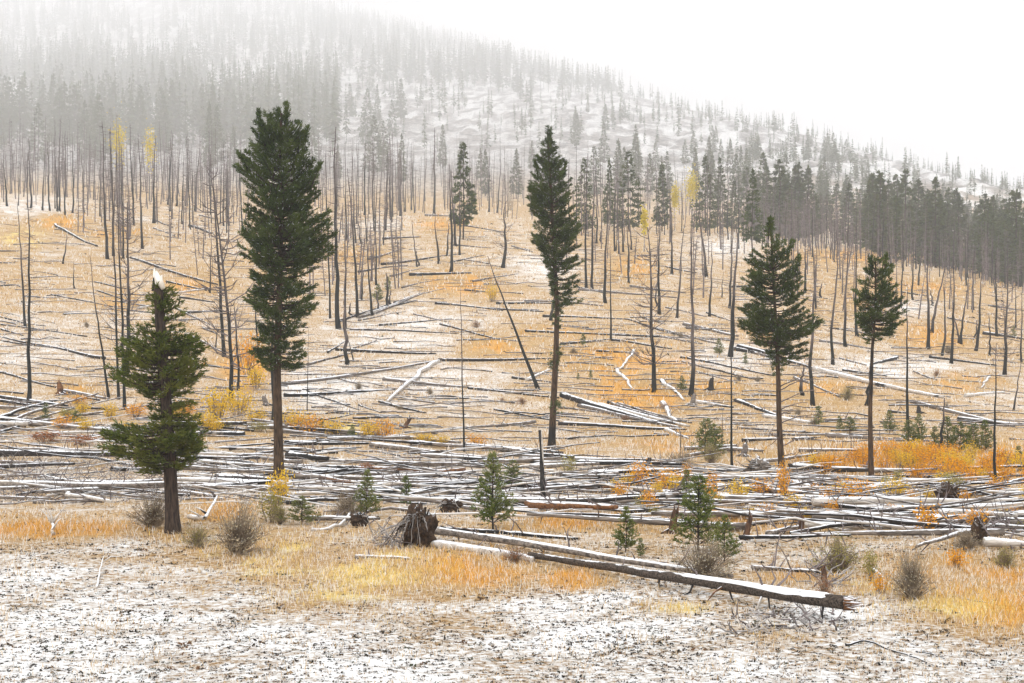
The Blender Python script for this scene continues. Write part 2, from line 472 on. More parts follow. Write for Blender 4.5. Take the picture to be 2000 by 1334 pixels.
SNOWY = [(100,1250,420,130,.36),(600,1290,400,90,.32),(1150,1230,280,80,.34),(1640,1190,130,30,.45),(1500,1310,500,90,.28),(1180,1170,100,25,.36),(50,1130,140,40,.3),
         (800,640,180,60,.22),(860,740,160,60,.20),(80,690,170,90,.15),(1380,705,110,35,.25),(1050,520,80,30,.25),(1780,600,60,16,.3),(1760,720,150,26,.25),(650,760,120,40,.25),
         (1680,470,160,20,.25),(1440,480,90,22,.25),(60,400,120,20,.2),(800,440,120,14,.25)]
PXV = CX + UU[None, :] * F + 0 * D[:, None]
zs = 0.31 + 0.06 * (DI < 32) - 0.075 * ((DI > 62) & (DI < 330)) + blob(PXV, ROW, SNOWY) + fbm(DX / 11, DY / 26, 4, 40) * 0.24 - 0.5 * blob(PXV, ROW, ORANGE) - 0.35 * blob(PXV, ROW, YELLOW) - 0.45 * blob(PXV, ROW, [(338,1044,45,14,1),(545,948,30,9,1),(1077,878,24,9,1),(1527,924,24,8,1),(1702,940,22,8,1)])
zs += np.clip((DI - 380) / 300, 0, 1) * 0.24
zs -= np.clip((DI - 250) / 40, 0, 1) * np.clip((480 - DI) / 60, 0, 1) * 0.10
zs -= np.clip((DI - 430) / 120, 0, 1) * np.clip(fbm(DX / 12, DY / 22, 4, 44) * 2.8 + .16, 0, .8)
PN = .85 + 3.2 * fbm(DX / 1.1, DY / 2.4, 4, 81)
zo = blob(PXV, ROW, ORANGE) * np.clip(PN, 0.1, 1.5) + np.clip(fbm(DX / 7, DY / 16, 3, 50) * 0.8, 0, 1) * (DI > 62) * (DI < 420)
zy = blob(PXV, ROW, YELLOW) * np.clip(PN, 0.1, 1.5)
V = np.stack([DX, DY, H], -1).reshape(-1, 3)
ii = np.arange(ND - 1)[:, None] * NU; jj = np.arange(NU - 1)[None, :]
Q = np.stack([ii + jj, ii + jj + 1, ii + NU + jj + 1, ii + NU + jj], -1).reshape(-1, 4)
b = MB(); b.add(V, None, Q, 0, np.stack([zs, zo, zy], -1).reshape(-1, 3))
g_obj = link("hillside_ground", b.mesh("hillside_ground", M['ground'], smooth=True))
tag(g_obj, "snow dusted straw coloured hillside rising into fog", None, None, "structure")

# ---------------------------------------------------------------- haze
lo, hi = float(H.min()) - 1.0, float(H.max()) + 60
hb = MB()
x0, x1, y0, y1 = -0.63 * dm(2300), 0.63 * dm(2300), -40, dm(2300) + 30
hv = [(x0,y0,lo),(x1,y0,lo),(x1,y1,lo),(x0,y1,lo),(x0,y0,hi),(x1,y0,hi),(x1,y1,hi),(x0,y1,hi)]
hb.add(hv, None, [(0,3,2,1),(4,5,6,7),(0,1,5,4),(1,2,6,5),(2,3,7,6),(3,0,4,7)])
mh = bpy.data.materials.new("haze"); mh.use_nodes = True
mh.node_tree.nodes.clear()
pv = mh.node_tree.nodes.new("ShaderNodeVolumePrincipled")
pv.inputs["Color"].default_value = (0.997, 0.998, 1.0, 1)
pv.inputs["Density"].default_value = HAZE_DENSITY
pv.inputs["Anisotropy"].default_value = 0.25
om_ = mh.node_tree.nodes.new("ShaderNodeOutputMaterial")
mh.node_tree.links.new(pv.outputs[0], om_.inputs["Volume"])
hz = link("haze", hb.mesh("haze", mh))
tag(hz, "pale snow cloud and mist hanging over the hillside", None, None, "stuff")
#__OBJECTS__
# ---------------------------------------------------------------- foliage builders
def rdir(n):
    v = rng.normal(size=(n, 3)); return v / np.linalg.norm(v, axis=1, keepdims=True)

def unit(v):
    return v / (np.linalg.norm(v, axis=-1, keepdims=True) + 1e-9)

def tufts(mb, C, Dr, size, k=6, width=0.16, spread=0.8, mat=0):
    """needle tufts: k slim leaves leaving each point C around the direction Dr"""
    n = len(C)
    if n == 0: return
    size = np.broadcast_to(np.asarray(size, float), (n,))
    C3 = np.repeat(C, k, 0); D3 = np.repeat(Dr, k, 0); s3 = np.repeat(size, k)[:, None] * rng.uniform(0.6, 1.15, (n * k, 1))
    d = unit(D3 + spread * rdir(n * k))
    w = unit(np.cross(d, rdir(n * k)))
    base = C3 + rdir(n * k) * s3 * 0.18
    tip = base + d * s3
    mid = base + d * s3 * 0.45
    V = np.stack([base, mid + w * s3 * width, tip, mid - w * s3 * width], 1).reshape(-1, 3)
    T = np.arange(n * k)[:, None] * 4
    mb.add(V, np.concatenate([T + [0, 1, 2], T + [0, 2, 3]]), None, mat)

def curve(a, b_, sag, n=5):
    t = np.linspace(0, 1, n)[:, None]
    P = a * (1 - t) + b_ * t
    P[:, 2] += (sag * 4 * t * (1 - t))[:, 0]
    return P

def tapered(P, r0, r1, p=1.0):
    t = np.linspace(0, 1, len(P)); return r0 + (r1 - r0) * t ** p

# ---------------------------------------------------------------- the five tall green survivors
HEROES = [
 dict(name="broken_top_tree", label="squat green pine with a snapped pale top, nearest tree to the snowy clearing", base=(338,1041), w=29, wt=19,
      axis=[(1041,338),(950,333),(850,328),(700,318),(560,310)], mat='needle_t1', density=2.9, size=0.15, top=560, flat=0.40, wide=1.14,
      prof=[(556,290,328),(580,290,346),(600,294,357),(630,302,358),(650,240,362),(670,236,388),(690,243,393),(715,233,393),(735,206,400),(748,226,352),(765,285,370),
            (790,294,378),(810,300,378),(824,260,384),(832,214,388),(850,208,386),(870,208,388),(890,242,382),(905,266,366),(918,286,352)]),
 dict(name="tall_fir_tree", label="tallest dark green fir with a many-tipped crown and bare lower trunk", base=(545,946), w=22, wt=5,
      axis=[(946,545),(850,543),(730,541),(500,548),(300,548),(222,550)], mat='needle', density=1.5, size=0.17, top=222, wide=1.06,
      leaders=[(508,214,290),(545,212,260),(559,208,260),(528,224,280),(602,252,320),(585,238,300),(470,300,350),(628,328,370)],
      prof=[(212,503,562),(230,502,574),(250,499,596),(270,497,607),(290,490,607),(305,467,609),(330,468,628),(350,473,622),(375,485,618),(400,482,628),(430,479,641),
            (460,468,648),(475,466,649),(495,478,645),(510,490,630),(530,495,602),(545,498,598),(570,489,622),(585,481,624),(610,504,602),(640,500,598),(670,487,600),
            (690,489,606),(710,508,592),(728,524,562)]),
 dict(name="slender_fir_tree", label="slender pointed green fir with long bare trunk rising from the straw slope", base=(1077,876), w=15, wt=4,
      axis=[(876,1077),(790,1081),(690,1086),(600,1088),(450,1080),(262,1070)], mat='needle', density=1.5, size=0.18, top=262,
      leaders=[(1070,252,290),(1046,315,350),(1105,318,350)],
      prof=[(254,1067,1074),(275,1059,1083),(300,1050,1093),(320,1044,1105),(350,1034,1118),(370,1032,1121),(395,1032,1123),(415,1042,1128),(435,1040,1133),(460,1035,1136),
            (480,1042,1134),(500,1060,1138),(530,1071,1134),(550,1074,1128),(570,1076,1139),(582,1081,1140),(600,1080,1102),(625,1079,1098),(640,1081,1092)],
      clumps=[(690,1088,11,16),(712,1083,10,12),(792,1087,8,12)]),
 dict(name="broad_fir_tree", label="broad cone-shaped green fir beside orange brush, twigs below its crown", base=(1527,922), w=14, wt=3,
      axis=[(922,1527),(820,1522),(740,1520),(650,1516),(430,1505)], mat='needle', density=1.15, size=0.18, top=434,
      leaders=[(1504,426,470),(1546,468,500),(1560,505,540)],
      prof=[(428,1501,1509),(450,1491,1521),(470,1486,1545),(490,1469,1551),(510,1457,1561),(530,1462,1556),(545,1446,1564),(570,1451,1571),(590,1463,1586),(610,1434,1586),
            (630,1438,1608),(645,1458,1602),(660,1460,1572),(675,1488,1582),(690,1503,1590),(710,1508,1536),(738,1511,1528)],
      dead=[(745,1,60),(752,1,75),(775,1,70),(790,1,55),(800,1,25),(815,1,75),(862,1,40),(880,1,28),(845,-1,20)]),
 dict(name="round_top_fir_tree", label="smallest of the tall green firs, round-topped on a thin straight trunk", base=(1702,937), w=12, wt=3,
      axis=[(937,1702),(800,1700),(680,1703),(600,1710),(505,1711)], mat='needle', density=1.35, size=0.18, top=508,
      leaders=[(1700,503,530),(1722,502,530),(1738,518,540)],
      prof=[(503,1696,1728),(515,1690,1736),(530,1677,1741),(550,1669,1749),(570,1663,1753),(590,1667,1761),(610,1671,1769),(630,1674,1769),(645,1684,1767),(660,1689,1746),(678,1700,1722)]),
]
def hero(h):
    B = hit(*h['base']); d = B[1]; s = d / F
    root = thing(h['name'], h['label'], "tree", B)
    zrow = lambda r: (h['base'][1] - r) * s
    ax = np.array(h['axis'], float)
    def axis(z):                                   # trunk centre at a height
        r = h['base'][1] - np.asarray(z) / s
        return (np.interp(r, ax[::-1, 0], ax[::-1, 1]) - h['base'][0]) * s
    ztop = zrow(h['top'])
    n = 26
    z = np.linspace(-0.15, ztop, n)
    P = np.stack([axis(z), 0.05 * np.sin(z * 0.9), z], 1)
    t = np.linspace(0, 1, n)
    R = (h['w'] + (h['wt'] - h['w']) * t ** 0.8) * s / 2
    R = R * (1 + 0.28 * np.exp(-np.clip(z, 0, None) / (h['w'] * s * 0.7)))
    mb = MB(); mb.tube(P, R, 14)
    trunk_o = link("trunk", mb.mesh("trunk", M['bark'] if h['name'] != "broken_top_tree" else M['bark_dark'], True), root)
    pr = np.array(h['prof'], float)
    rows = np.arange(pr[0, 0], pr[-1, 0], 1.5)
    L = np.interp(rows, pr[:, 0], pr[:, 1]); Rr = np.interp(rows, pr[:, 0], pr[:, 2])
    wts = (Rr - L) + 12; wts /= wts.sum()
    area = ((Rr - L).sum() * 1.5) * s * s
    nb = int(area * 17 * h['density'])
    fol, limb = MB(), MB()
    def spray(A, Tt, sag, bare=0.3, lat=0.17):
        c = curve(A, Tt, sag, 6); ln = np.linalg.norm(Tt - A)
        limb.tube(c, tapered(c, 0.012 + 0.014 * ln, 0.004), 4, cap=False)
        k = max(8, int(ln * 42))
        tt = bare + (1.02 - bare) * rng.random(k) ** 0.75
        ctr = np.stack([np.interp(tt, np.linspace(0, 1, 6), c[:, q]) for q in range(3)], 1)
        side = unit(np.cross(Tt - A, [0, 0, 1.0]) + 1e-4)
        off = rng.normal(0, lat, (k, 1)) * ln * (1.12 - tt[:, None])
        ctr += side * off + rng.normal(0, 0.028, (k, 3)); ctr[:, 2] -= np.abs(off[:, 0]) * 0.25
        dirs = unit(unit(Tt - A) * 0.9 + side * np.sign(off) * 0.5 + np.array([0, 0, 0.30]))
        tufts(fol, ctr, dirs, h['size'] * rng.uniform(0.55, 1.0, k), 5, 0.10, 0.6)
    flat = h.get('flat', 1.0)
    for i in range(nb):
        r = rng.choice(len(rows), p=wts); row = rows[r] + rng.uniform(-3, 3)
        zt = zrow(row); cx = float(axis(zt))
        xl = (L[r] - h['base'][0]) * s - cx; xr = (Rr[r] - h['base'][0]) * s - cx
        th = rng.uniform(0, 2 * np.pi)
        a = max(xr, 0.12) if math.cos(th) > 0 else max(-xl, 0.12)
        bb = max(0.5 * (max(xr, 0.12) + max(-xl, 0.12)), 0.15)
        reach = 1 / math.sqrt((math.cos(th) / a) ** 2 + (math.sin(th) / bb) ** 2) * (rng.uniform(0.76, 1.05) if rng.random() < 0.75 else rng.uniform(0.4, 0.75)) * h.get('wide', 1.0)
        f = (row - pr[0, 0]) / (pr[-1, 0] - pr[0, 0])
        rise = (reach * (0.70 - 0.75 * f) + rng.uniform(-.12, .12)) * flat
        z0 = min(max(zt - rise, zrow(pr[-1, 0]) - 0.1), ztop - 0.05)
        A = np.array([float(axis(z0)), 0, z0]); Tt = np.array([cx + reach * math.cos(th), reach * math.sin(th), zt])
        spray(A, Tt, -0.10 * reach, 0.22 if reach < 0.7 else 0.34)
    for (px, row, base_row) in h.get('leaders', []):  # upright side tips
        A = np.array([(px - h['base'][0]) * s * 0.75 + 0.25 * float(axis(zrow(base_row))), rng.uniform(-.3, .1), zrow(base_row)])
        Tt = np.array([(px - h['base'][0]) * s, A[1], zrow(row)])
        for q in range(3): spray(A + rng.normal(0, .06, 3), Tt + rng.normal(0, .05, 3), 0.0, 0.1, 0.10)
    for (row, px, rx, ry) in h.get('clumps', []):
        k = 70; c0 = np.array([(px - h['base'][0]) * s, 0, zrow(row)])
        ctr = c0 + rng.normal(0, 1, (k, 3)) * np.array([rx, rx, ry]) * s * 0.5
        tufts(fol, ctr, unit(ctr - c0 + [0, 0, 0.1]), h['size'] * 0.8, 6, 0.13, 0.8)
    link("crown", fol.mesh("crown", M[h['mat']]), root)
    lo_ = link("limbs", limb.mesh("limbs", M['bark_dark'], True), root); tag(lo_, None, None, None, "stuff")
    for (row, sg, ln) in h.get('dead', []):
        z0 = zrow(row + 12); A = np.array([float(axis(z0)), 0, z0])
        Tt = A + np.array([sg * ln * s, rng.uniform(-.4, .4), rng.uniform(0.1, 0.5) * ln * s])
        c = curve(A, Tt, 0.06 * ln * s, 7); c[1:-1] += rng.normal(0, 0.02, (5, 3))
        mbd = MB(); mbd.tube(c, tapered(c, 0.03, 0.008), 5)
        for q in range(4):
            e = c[2 + q % 4]; e2 = e + np.array([sg * rng.uniform(.1, .3), rng.uniform(-.2, .2), rng.uniform(-.12, .2)])
            mbd.tube(np.array([e, e2]), [0.012, 0.004], 4, cap=False)
        link("dead_branch", mbd.mesh("dead_branch", M['twig']), trunk_o)
    if h['name'] == "broken_top_tree":
        cx = float(axis(ztop)); w = h['wt'] * s / 2
        mb = MB()
        pts = []
        for q in range(9):                          # jagged shell of torn sapwood
            a0 = q * 2 * np.pi / 9
            hgt = [0.30, 0.22, 0.10, 0.05, 0.16, 0.42, 0.36, 0.12, 0.28][q] * 0.9
            pts.append(((math.cos(a0) * w, math.sin(a0) * w), hgt))
        Vv = []; Tq = []
        for q, ((x_, y_), hg) in enumerate(pts):
            Vv += [(cx + x_, y_, ztop - 0.12), (cx + x_ * 0.8 - 0.03 * hg, y_ * 0.8, ztop + hg)]
        for q in range(9):
            k2 = (q + 1) % 9
            Tq.append((2 * q, 2 * k2, 2 * k2 + 1, 2 * q + 1))
        Vv.append((cx, 0, ztop + 0.02))
        tr = [(2 * q + 1, 2 * ((q + 1) % 9) + 1, 18) for q in range(9)]
        mb.add(Vv, tr, Tq)
        mb.tube(np.array([[cx - 0.05, -0.02, ztop], [cx - 0.09, -0.02, ztop + 0.28], [cx - 0.10, -0.02, ztop + 0.44]]), [0.05, 0.035, 0.004], 5)
        # torn slab hanging over the downhill side
        mb.tube(np.array([[cx - 0.04, -0.12, ztop + 0.34], [cx + 0.06, -0.16, ztop + 0.10], [cx + 0.15, -0.17, ztop - 0.06]]), [0.03, 0.085, 0.05], 6)
        tag(link("broken_top", mb.mesh("broken_top", M['splinter']), trunk_o), "snapped top of pale torn wood")
        mb = MB(); mb.tube(np.array([[cx - 0.09, -0.06, ztop - 0.1], [cx - 0.10, -0.07, ztop + 0.20]]), [0.06, 0.01], 6)
        link("bark_sliver", mb.mesh("bark_sliver", M['char']), root)
    return root
for h in HEROES: hero(h)

# ---------------------------------------------------------------- standing dead stems
def snag_mesh(kind, seed):
    """unit snag 10 m tall, 0.27 m thick at the foot"""
    r = np.random.default_rng(seed)
    n = 12; z = np.linspace(-0.3, 10, n); t = np.linspace(0, 1, n)
    bx = np.cumsum(r.normal(0, 0.05, n)); by = np.cumsum(r.normal(0, 0.05, n))
    bx -= bx[0] + (bx[-1] - bx[0]) * t * 0.8; by -= by[0]
    P = np.stack([bx, by, z], 1)
    top = 0.35 if kind == 'p' else 0.14
    R = 0.135 * (1 - (1 - top) * t ** 0.9) * (1 + 0.35 * np.exp(-np.clip(z, 0, None) / 0.25))
    mb = MB(); mb.tube(P, R, 7)
    if kind == 'p':                                 # snapped: jagged tip
        for q in range(3):
            a = P[-1] + np.array([r.uniform(-.03, .03), r.uniform(-.03, .03), -0.2])
            mb.tube(np.array([a, a + [r.uniform(-.04, .04), 0, r.uniform(.35, .8)]]), [0.03, 0.004], 4, cap=False)
    tm = mb.mesh("snag_trunk", M['snag'], True)
    tw = MB()
    cnt = {'t': 95, 'p': 12, 'b': 60, 'n': 30}[kind]
    for i in range(cnt):
        zz = r.uniform(2.0, 9.8) if kind != 'b' else r.uniform(1.5, 9.8)
        k = np.interp(zz, z, np.arange(n)); c = np.array([np.interp(k, np.arange(n), P[:, q]) for q in range(3)])
        th = r.uniform(0, 2 * np.pi); f = zz / 10
        ln = (r.uniform(0.25, 1.0) * (1.25 - f * 0.75)) if kind != 'b' else r.uniform(0.5, 2.0) * (1.2 - f * 0.7)
        if kind == 'p': ln *= 0.4
        if kind == 'n': ln *= 0.6
        up = r.uniform(-0.25, 0.35) if kind != 'b' else r.uniform(0.1, 0.9)
        e = c + ln * np.array([math.cos(th), math.sin(th), up])
        m_ = (c + e) / 2 + np.array([0, 0, -0.10 * ln if kind != 'b' else -0.15 * ln])
        r0 = (0.013 if kind != 'b' else 0.028) + 0.004 * ln
        tw.tube(np.array([c, m_, e]), [r0, r0 * 0.7, r0 * 0.25], 3, cap=False)
        if kind == 'b':
            for q in range(2):
                e2 = m_ + ln * 0.45 * unit(np.array([math.cos(th) + r.normal(0, .6), math.sin(th) + r.normal(0, .6), up + r.uniform(-.3, .5)]))
                tw.tube(np.array([m_, e2]), [r0 * 0.6, r0 * 0.2], 3, cap=False)
    return tm, tw.mesh("snag_twigs", M['twig'])
SNV = {'t': [snag_mesh('t', 100 + i) for i in range(9)], 'p': [snag_mesh('p', 200 + i) for i in range(5)],
       'b': [snag_mesh('b', 300 + i) for i in range(3)], 'n': [snag_mesh('n', 400 + i) for i in range(5)]}
def place_snag(px, py, tx, ty, w, kind, label, group=None, name="burnt_snag", base=None, parts=True, vi=None):
    B = hit(px, py) if base is None else base
    s = B[1] / F
    v = np.array([(tx - px) * s, rng.normal(0, 0.02) * (py - ty) * s, (py - ty) * s]); ln = float(np.linalg.norm(v))
    var = SNV[kind]; tm, tw = var[rng.integers(len(var)) if vi is None else vi % len(var)]
    root = thing(name, label, "dead tree", B, group)
    q = Vector((0, 0, 1)).rotation_difference(Vector(v))
    root.rotation_mode = 'QUATERNION'
    root.rotation_quaternion = q @ Quaternion((0, 0, 1), rng.uniform(0, 6.28))
    sx = 1.12 * w * s / 0.27
    root.scale = (sx, sx, ln / 10.0)
    link("trunk", tm, root)
    if parts:
        t = link("twigs", tw, root); tag(t, None, None, None, "stuff")
        k = min((ln / 10.0) / sx, 2.2) ** 0.8
        t.scale = (k, k, 1)
    return root

# foot x, foot y, top x, top y, thickness, kind
SNAGS = [
 (56,788,55,380,8,'t'),(50,640,33,395,5,'n'),(123,515,131,460,3.5,'p'),(145,563,143,510,3,'n'),(212,776,180,500,5,'n'),(210,506,204,240,6,'t'),
 (232,780,217,250,5,'n'),(243,800,222,300,6,'n'),(246,735,246,395,9,'b'),(222,500,214,250,5,'t'),(241,505,236,285,4,'t'),(262,441,258,240,4,'t'),(278,486,270,260,5,'t'),
 (300,436,303,265,5,'t'),(328,400,331,255,4,'t'),(345,403,351,290,4,'t'),(382,413,386,290,4,'t'),(165,417,160,300,3.5,'t'),(141,416,140,280,3.5,'t'),(112,413,106,285,3.5,'t'),
 (117,413,118,270,3.5,'n'),(97,412,94,275,3.5,'t'),(83,411,80,290,3.5,'t'),(60,407,55,270,4,'t'),(14,403,10,290,4,'t'),
 (438,697,412,300,7,'t'),(452,786,422,330,8,'b'),(465,762,458,600,5,'p'),(410,572,414,430,3,'n'),(447,441,443,330,4,'t'),(474,449,464,300,3.5,'n'),(505,690,500,560,4,'p'),(422,680,424,628,3,'n'),
 (535,828,533,560,9,'n'),
 (645,622,640,300,4,'n'),(662,642,655,250,9,'t'),(674,642,672,380,5,'n'),(698,620,680,330,6,'t'),(686,616,685,592,5,'p'),(707,586,706,530,4,'p'),(727,616,716,450,5,'n'),
 (738,607,736,568,4,'p'),(757,601,756,535,6,'p'),(763,596,761,568,5,'p'),(735,557,728,390,4,'n'),(679,712,675,578,8,'p'),(600,803,603,640,2,'n'),(706,476,702,434,4,'p'),
 (752,450,755,300,5,'t'),(712,420,713,280,4,'t'),(782,422,782,295,4,'t'),(848,420,849,250,5,'t'),(880,532,878,320,6,'t'),(857,515,858,420,5,'t'),(815,521,806,430,3.5,'n'),
 (819,519,817,490,3.5,'p'),(874,500,873,440,4,'p'),(898,498,904,330,4,'t'),(890,481,886,330,5,'t'),(955,414,955,300,3.5,'t'),(971,416,973,310,3.5,'t'),(982,523,987,393,7,'b'),
 (907,882,900,560,4,'n'),(1076,626,1078,540,6,'p'),(1050,759,952,500,7,'n'),(690,706,676,640,3,'n'),
 (1145,562,1147,300,5,'t'),(1157,564,1158,320,5,'t'),(1183,592,1186,370,6,'t'),(1193,666,1192,480,4,'n'),(1165,475,1164,350,4,'t'),(1176,476,1177,452,4,'p'),(1201,491,1201,360,4,'t'),
 (1217,492,1215,370,4,'t'),(1228,553,1222,420,4,'n'),(1233,488,1228,400,3.5,'n'),(1277,766,1269,440,9,'b'),(1288,614,1291,400,6,'t'),(1284,598,1286,550,4,'p'),
 (1322,621,1336,440,5,'n'),(1348,774,1345,430,9,'t'),(1312,536,1309,380,5,'t'),(1380,541,1376,390,6,'t'),(1385,618,1389,470,5,'n'),(1426,697,1430,440,9,'t'),(1424,602,1431,430,5,'t'),
 (1430,917,1426,600,5,'n'),(1410,581,1413,530,2.5,'n'),(1572,572,1575,450,5,'t'),(1588,792,1590,480,8,'t'),(1567,772,1566,718,8,'p'),(1604,582,1603,555,5,'p'),(1594,604,1597,470,4,'t'),
 (1627,712,1638,450,6,'t'),(1652,677,1656,440,6,'t'),(1675,657,1672,470,6,'t'),(1693,792,1696,716,8,'p'),(1759,602,1759,470,4,'t'),(1783,586,1786,460,4,'t'),(1793,557,1798,470,4,'t'),
 (1813,682,1812,480,7,'t'),(1821,597,1821,568,5,'p'),(1820,650,1848,500,6,'n'),(1840,695,1843,560,5,'p'),(1858,710,1863,500,6,'t'),(1877,672,1892,540,5,'n'),(1873,670,1862,600,5,'n'),
 (1900,605,1904,480,5,'t'),(1905,685,1918,520,6,'t'),(1903,659,1904,626,4,'p'),(1933,695,1934,618,4,'p'),(1946,588,1935,510,4,'n'),(1947,657,1951,500,5,'t'),(1962,732,1966,520,7,'b'),
 (1995,707,1994,560,4,'t'),(1772,838,1771,560,6,'n'),(1833,882,1842,780,6,'p'),(1944,942,1942,670,6,'n'),(1980,802,1993,700,4,'n'),(1984,640,1985,540,3,'n'),
 (1410,870,1412,800,2.5,'n'),(1330,880,1328,820,2.5,'n'),
]
LM = [(-200, None), (338, "broken-topped pine"), (545, "tallest fir"), (1077, "slender fir"), (1527, "broad fir"), (1702, "round-topped fir"), (2300, None)]
def section(px):
    for i in range(len(LM) - 1):
        if LM[i][0] <= px < LM[i + 1][0]: return i
    return 0
def sec_phrase(i):
    a, c = LM[i][1], LM[i + 1][1]
    if a is None: return c, "away from the", "outward"
    return a, None, ("towards the " + c if c else "outward")
groups_ = {}
for k, sn in enumerate(SNAGS):
    px, py, tx, ty, w, kind = sn
    size = "short" if py - ty < 75 else ("tall" if py - ty > 190 else "mid-height")
    zone = "low on the slope" if py > 640 else ("half-way up" if py > 480 else "on the far brow")
    groups_.setdefault((section(px), size, zone), []).append(k)
lab_s = {}
for (sec, size, zone), ids in groups_.items():
    ids = sorted(ids, key=lambda q: SNAGS[q][0], reverse=(LM[sec][1] is None))
    ref = LM[sec][1] or LM[sec + 1][1]
    to = LM[sec + 1][1] if LM[sec][1] else None
    for o_, q in enumerate(ids):
        first = (ORD[o_] + " ") if len(ids) > 1 else "only "
        lab_s[q] = f"{first}{size} burnt snag {zone}, going from {ref} " + (f"to {to}" if to else "to the picture's edge")
special_s = {SNAGS.index(x): y for x, y in [
 ((1050,759,952,500,7,'n'), "long thin dead pole leaning steeply beside the slender fir"),
 ((56,788,55,380,8,'t'), "tall forked dead stem standing alone on the open slope, thicker of the pair"),
 ((50,640,33,395,5,'n'), "thin second stem of the forked dead pair on the open slope"),
 ((907,882,900,560,4,'n'), "very thin straight grey pole above the log belt, left of slender fir"),
 ((1277,766,1269,440,9,'b'), "blackened snag with forked branchy top on the orange patch"),
 ((982,523,987,393,7,'b'), "lone charred snag with short branches on the bald knoll"),
 ((246,735,246,395,9,'b'), "thick blackened snag with wide curved branches behind the broken-topped pine"),
 ((452,786,422,330,8,'b'), "reddish-brown branchy snag rising from the yellow shrubs"),
 ((535,828,533,560,9,'n'), "dark bare stem pressed close behind the tallest fir's trunk"),
 ((1430,917,1426,600,5,'n'), "crooked thin snag with a kinked whip-like top, near the broad fir"),
 ((1076,626,1078,540,6,'p'), "short black stem half hidden behind the slender fir's trunk")]}
lab_s.update(special_s)
for k, sn in enumerate(SNAGS):
    place_snag(*sn, lab_s[k], "burnt snags standing on the slope")

# charred post in the log belt
def charred_post():
    B = hit(1062, 976); s = B[1] / F
    root = thing("charred_post", "jet black charred post with one pale barkless edge, in the log belt", "dead tree", B)
    z = np.linspace(-0.1, 136 * s, 12)
    P = np.stack([-z * 0.055, 0.02 * np.sin(z * 3), z], 1)
    mb = MB(); mb.tube(P, 0.085 - 0.055 * np.linspace(0, 1, 12) + 0.01 * rng.normal(size=12), 9)
    link("trunk", mb.mesh("trunk", M['char'], True), root)
    mb = MB(); P2 = P[5:].copy(); P2[:, 0] += 0.045; P2[:, 1] -= 0.03
    mb.tube(P2, np.linspace(0.02, 0.03, len(P2)) * np.array([.5, .9, 1, 1, 1, .8, .4]), 6)
    link("bare_wood_strip", mb.mesh("bare_wood_strip", M['log_pale'], True), root)
charred_post()

# stands of fire-killed stems beyond the brow: the nearest as things, the mass behind as one
def stand(n, pxr, dr, hr, label, group, wr=(0.14, 0.24)):
    out = 0
    while out < n:
        px = rng.uniform(*pxr); d0 = rng.uniform(*dr); d = dm(d0, px)
        x = (px - CX) / F * d; B = np.array([x, d, float(ground(x, d))])
        row = HY - (B[2] - CZ) * F / d
        hgt = rng.uniform(*hr) * d / d0; hp = hgt * F / d
        place_snag(px, row, px + rng.normal(0, 0.02) * hp, row - hp, rng.uniform(*wr) * F / d, 't' if rng.random() < 0.75 else 'n', label, group, base=B)
        out += 1
stand(60, (-20, 470), (195, 300), (9, 14), "slim burnt snag in the dense stand beyond the brow behind broken-topped pine", "stand of snags behind the broken-topped pine")
stand(26, (600, 770), (180, 270), (10, 14), "slim burnt snag in the thicket just beyond the tallest fir", "thicket of snags beyond the tallest fir")
stand(30, (775, 1040), (215, 330), (9, 13), "slim burnt snag in the hazy stand behind the bald knoll", "stand of snags behind the knoll")
stand(26, (1110, 1450), (190, 300), (10, 14), "slim burnt snag in the stand under the pale yellow aspens", "stand of snags under the aspens")
stand(46, (1450, 2010), (215, 275), (9, 13), "slim mauve-grey burnt snag along the edge of the dark conifer band", "snags along the conifer band")
def stand_mass(n, pxr, dr, hr, mb):
    for i in range(n):
        px = rng.uniform(*pxr); d0 = rng.uniform(*dr); d = dm(d0, px); x = (px - CX) / F * d; z0 = float(ground(x, d)); hgt = rng.uniform(*hr) * d / d0
        lx = rng.normal(0, 0.045) * hgt; hgt *= rng.uniform(.55, 1.05)
        P = np.array([[x, d, z0 - 0.3], [x + lx * .5, d, z0 + hgt * .5], [x + lx, d, z0 + hgt]])
        sc_ = d / d0; mb.tube(P, np.array([0.085, 0.06, 0.015]) * sc_ * rng.uniform(.6, 1.25), 4, cap=False)
        for q in range(30):
            f = rng.uniform(0.3, 0.98); th = rng.uniform(0, 6.28); c = np.array([x + lx * f, d, z0 + hgt * f]); ln = rng.uniform(.4, 1.3) * (1.2 - f * .7) * sc_
            mb.tube(np.array([c, c + ln * np.array([math.cos(th), math.sin(th), rng.uniform(-.2, .3)])]), [0.028 * sc_, 0.011 * sc_], 3, cap=False)
mb = MB()
stand_mass(330, (-40, 500), (205, 420), (9, 15), mb)
stand_mass(60, (1100, 2020), (150, 215), (5, 11), mb)
stand_mass(40, (600, 790), (140, 205), (5, 11), mb)
stand_mass(34, (150, 470), (150, 215), (5, 10), mb)
stand_mass(70, (560, 780), (240, 420), (10, 15), mb)
stand_mass(130, (760, 1100), (240, 480), (9, 14), mb)
stand_mass(90, (1080, 1480), (230, 420), (10, 15), mb)
stand_mass(260, (1440, 2060), (222, 300), (8, 12), mb)
tag(link("dead_standing_timber", mb.mesh("dead_standing_timber", M['twig'])), "mass of thin grey burnt stems standing in the haze", None, None, "stuff")

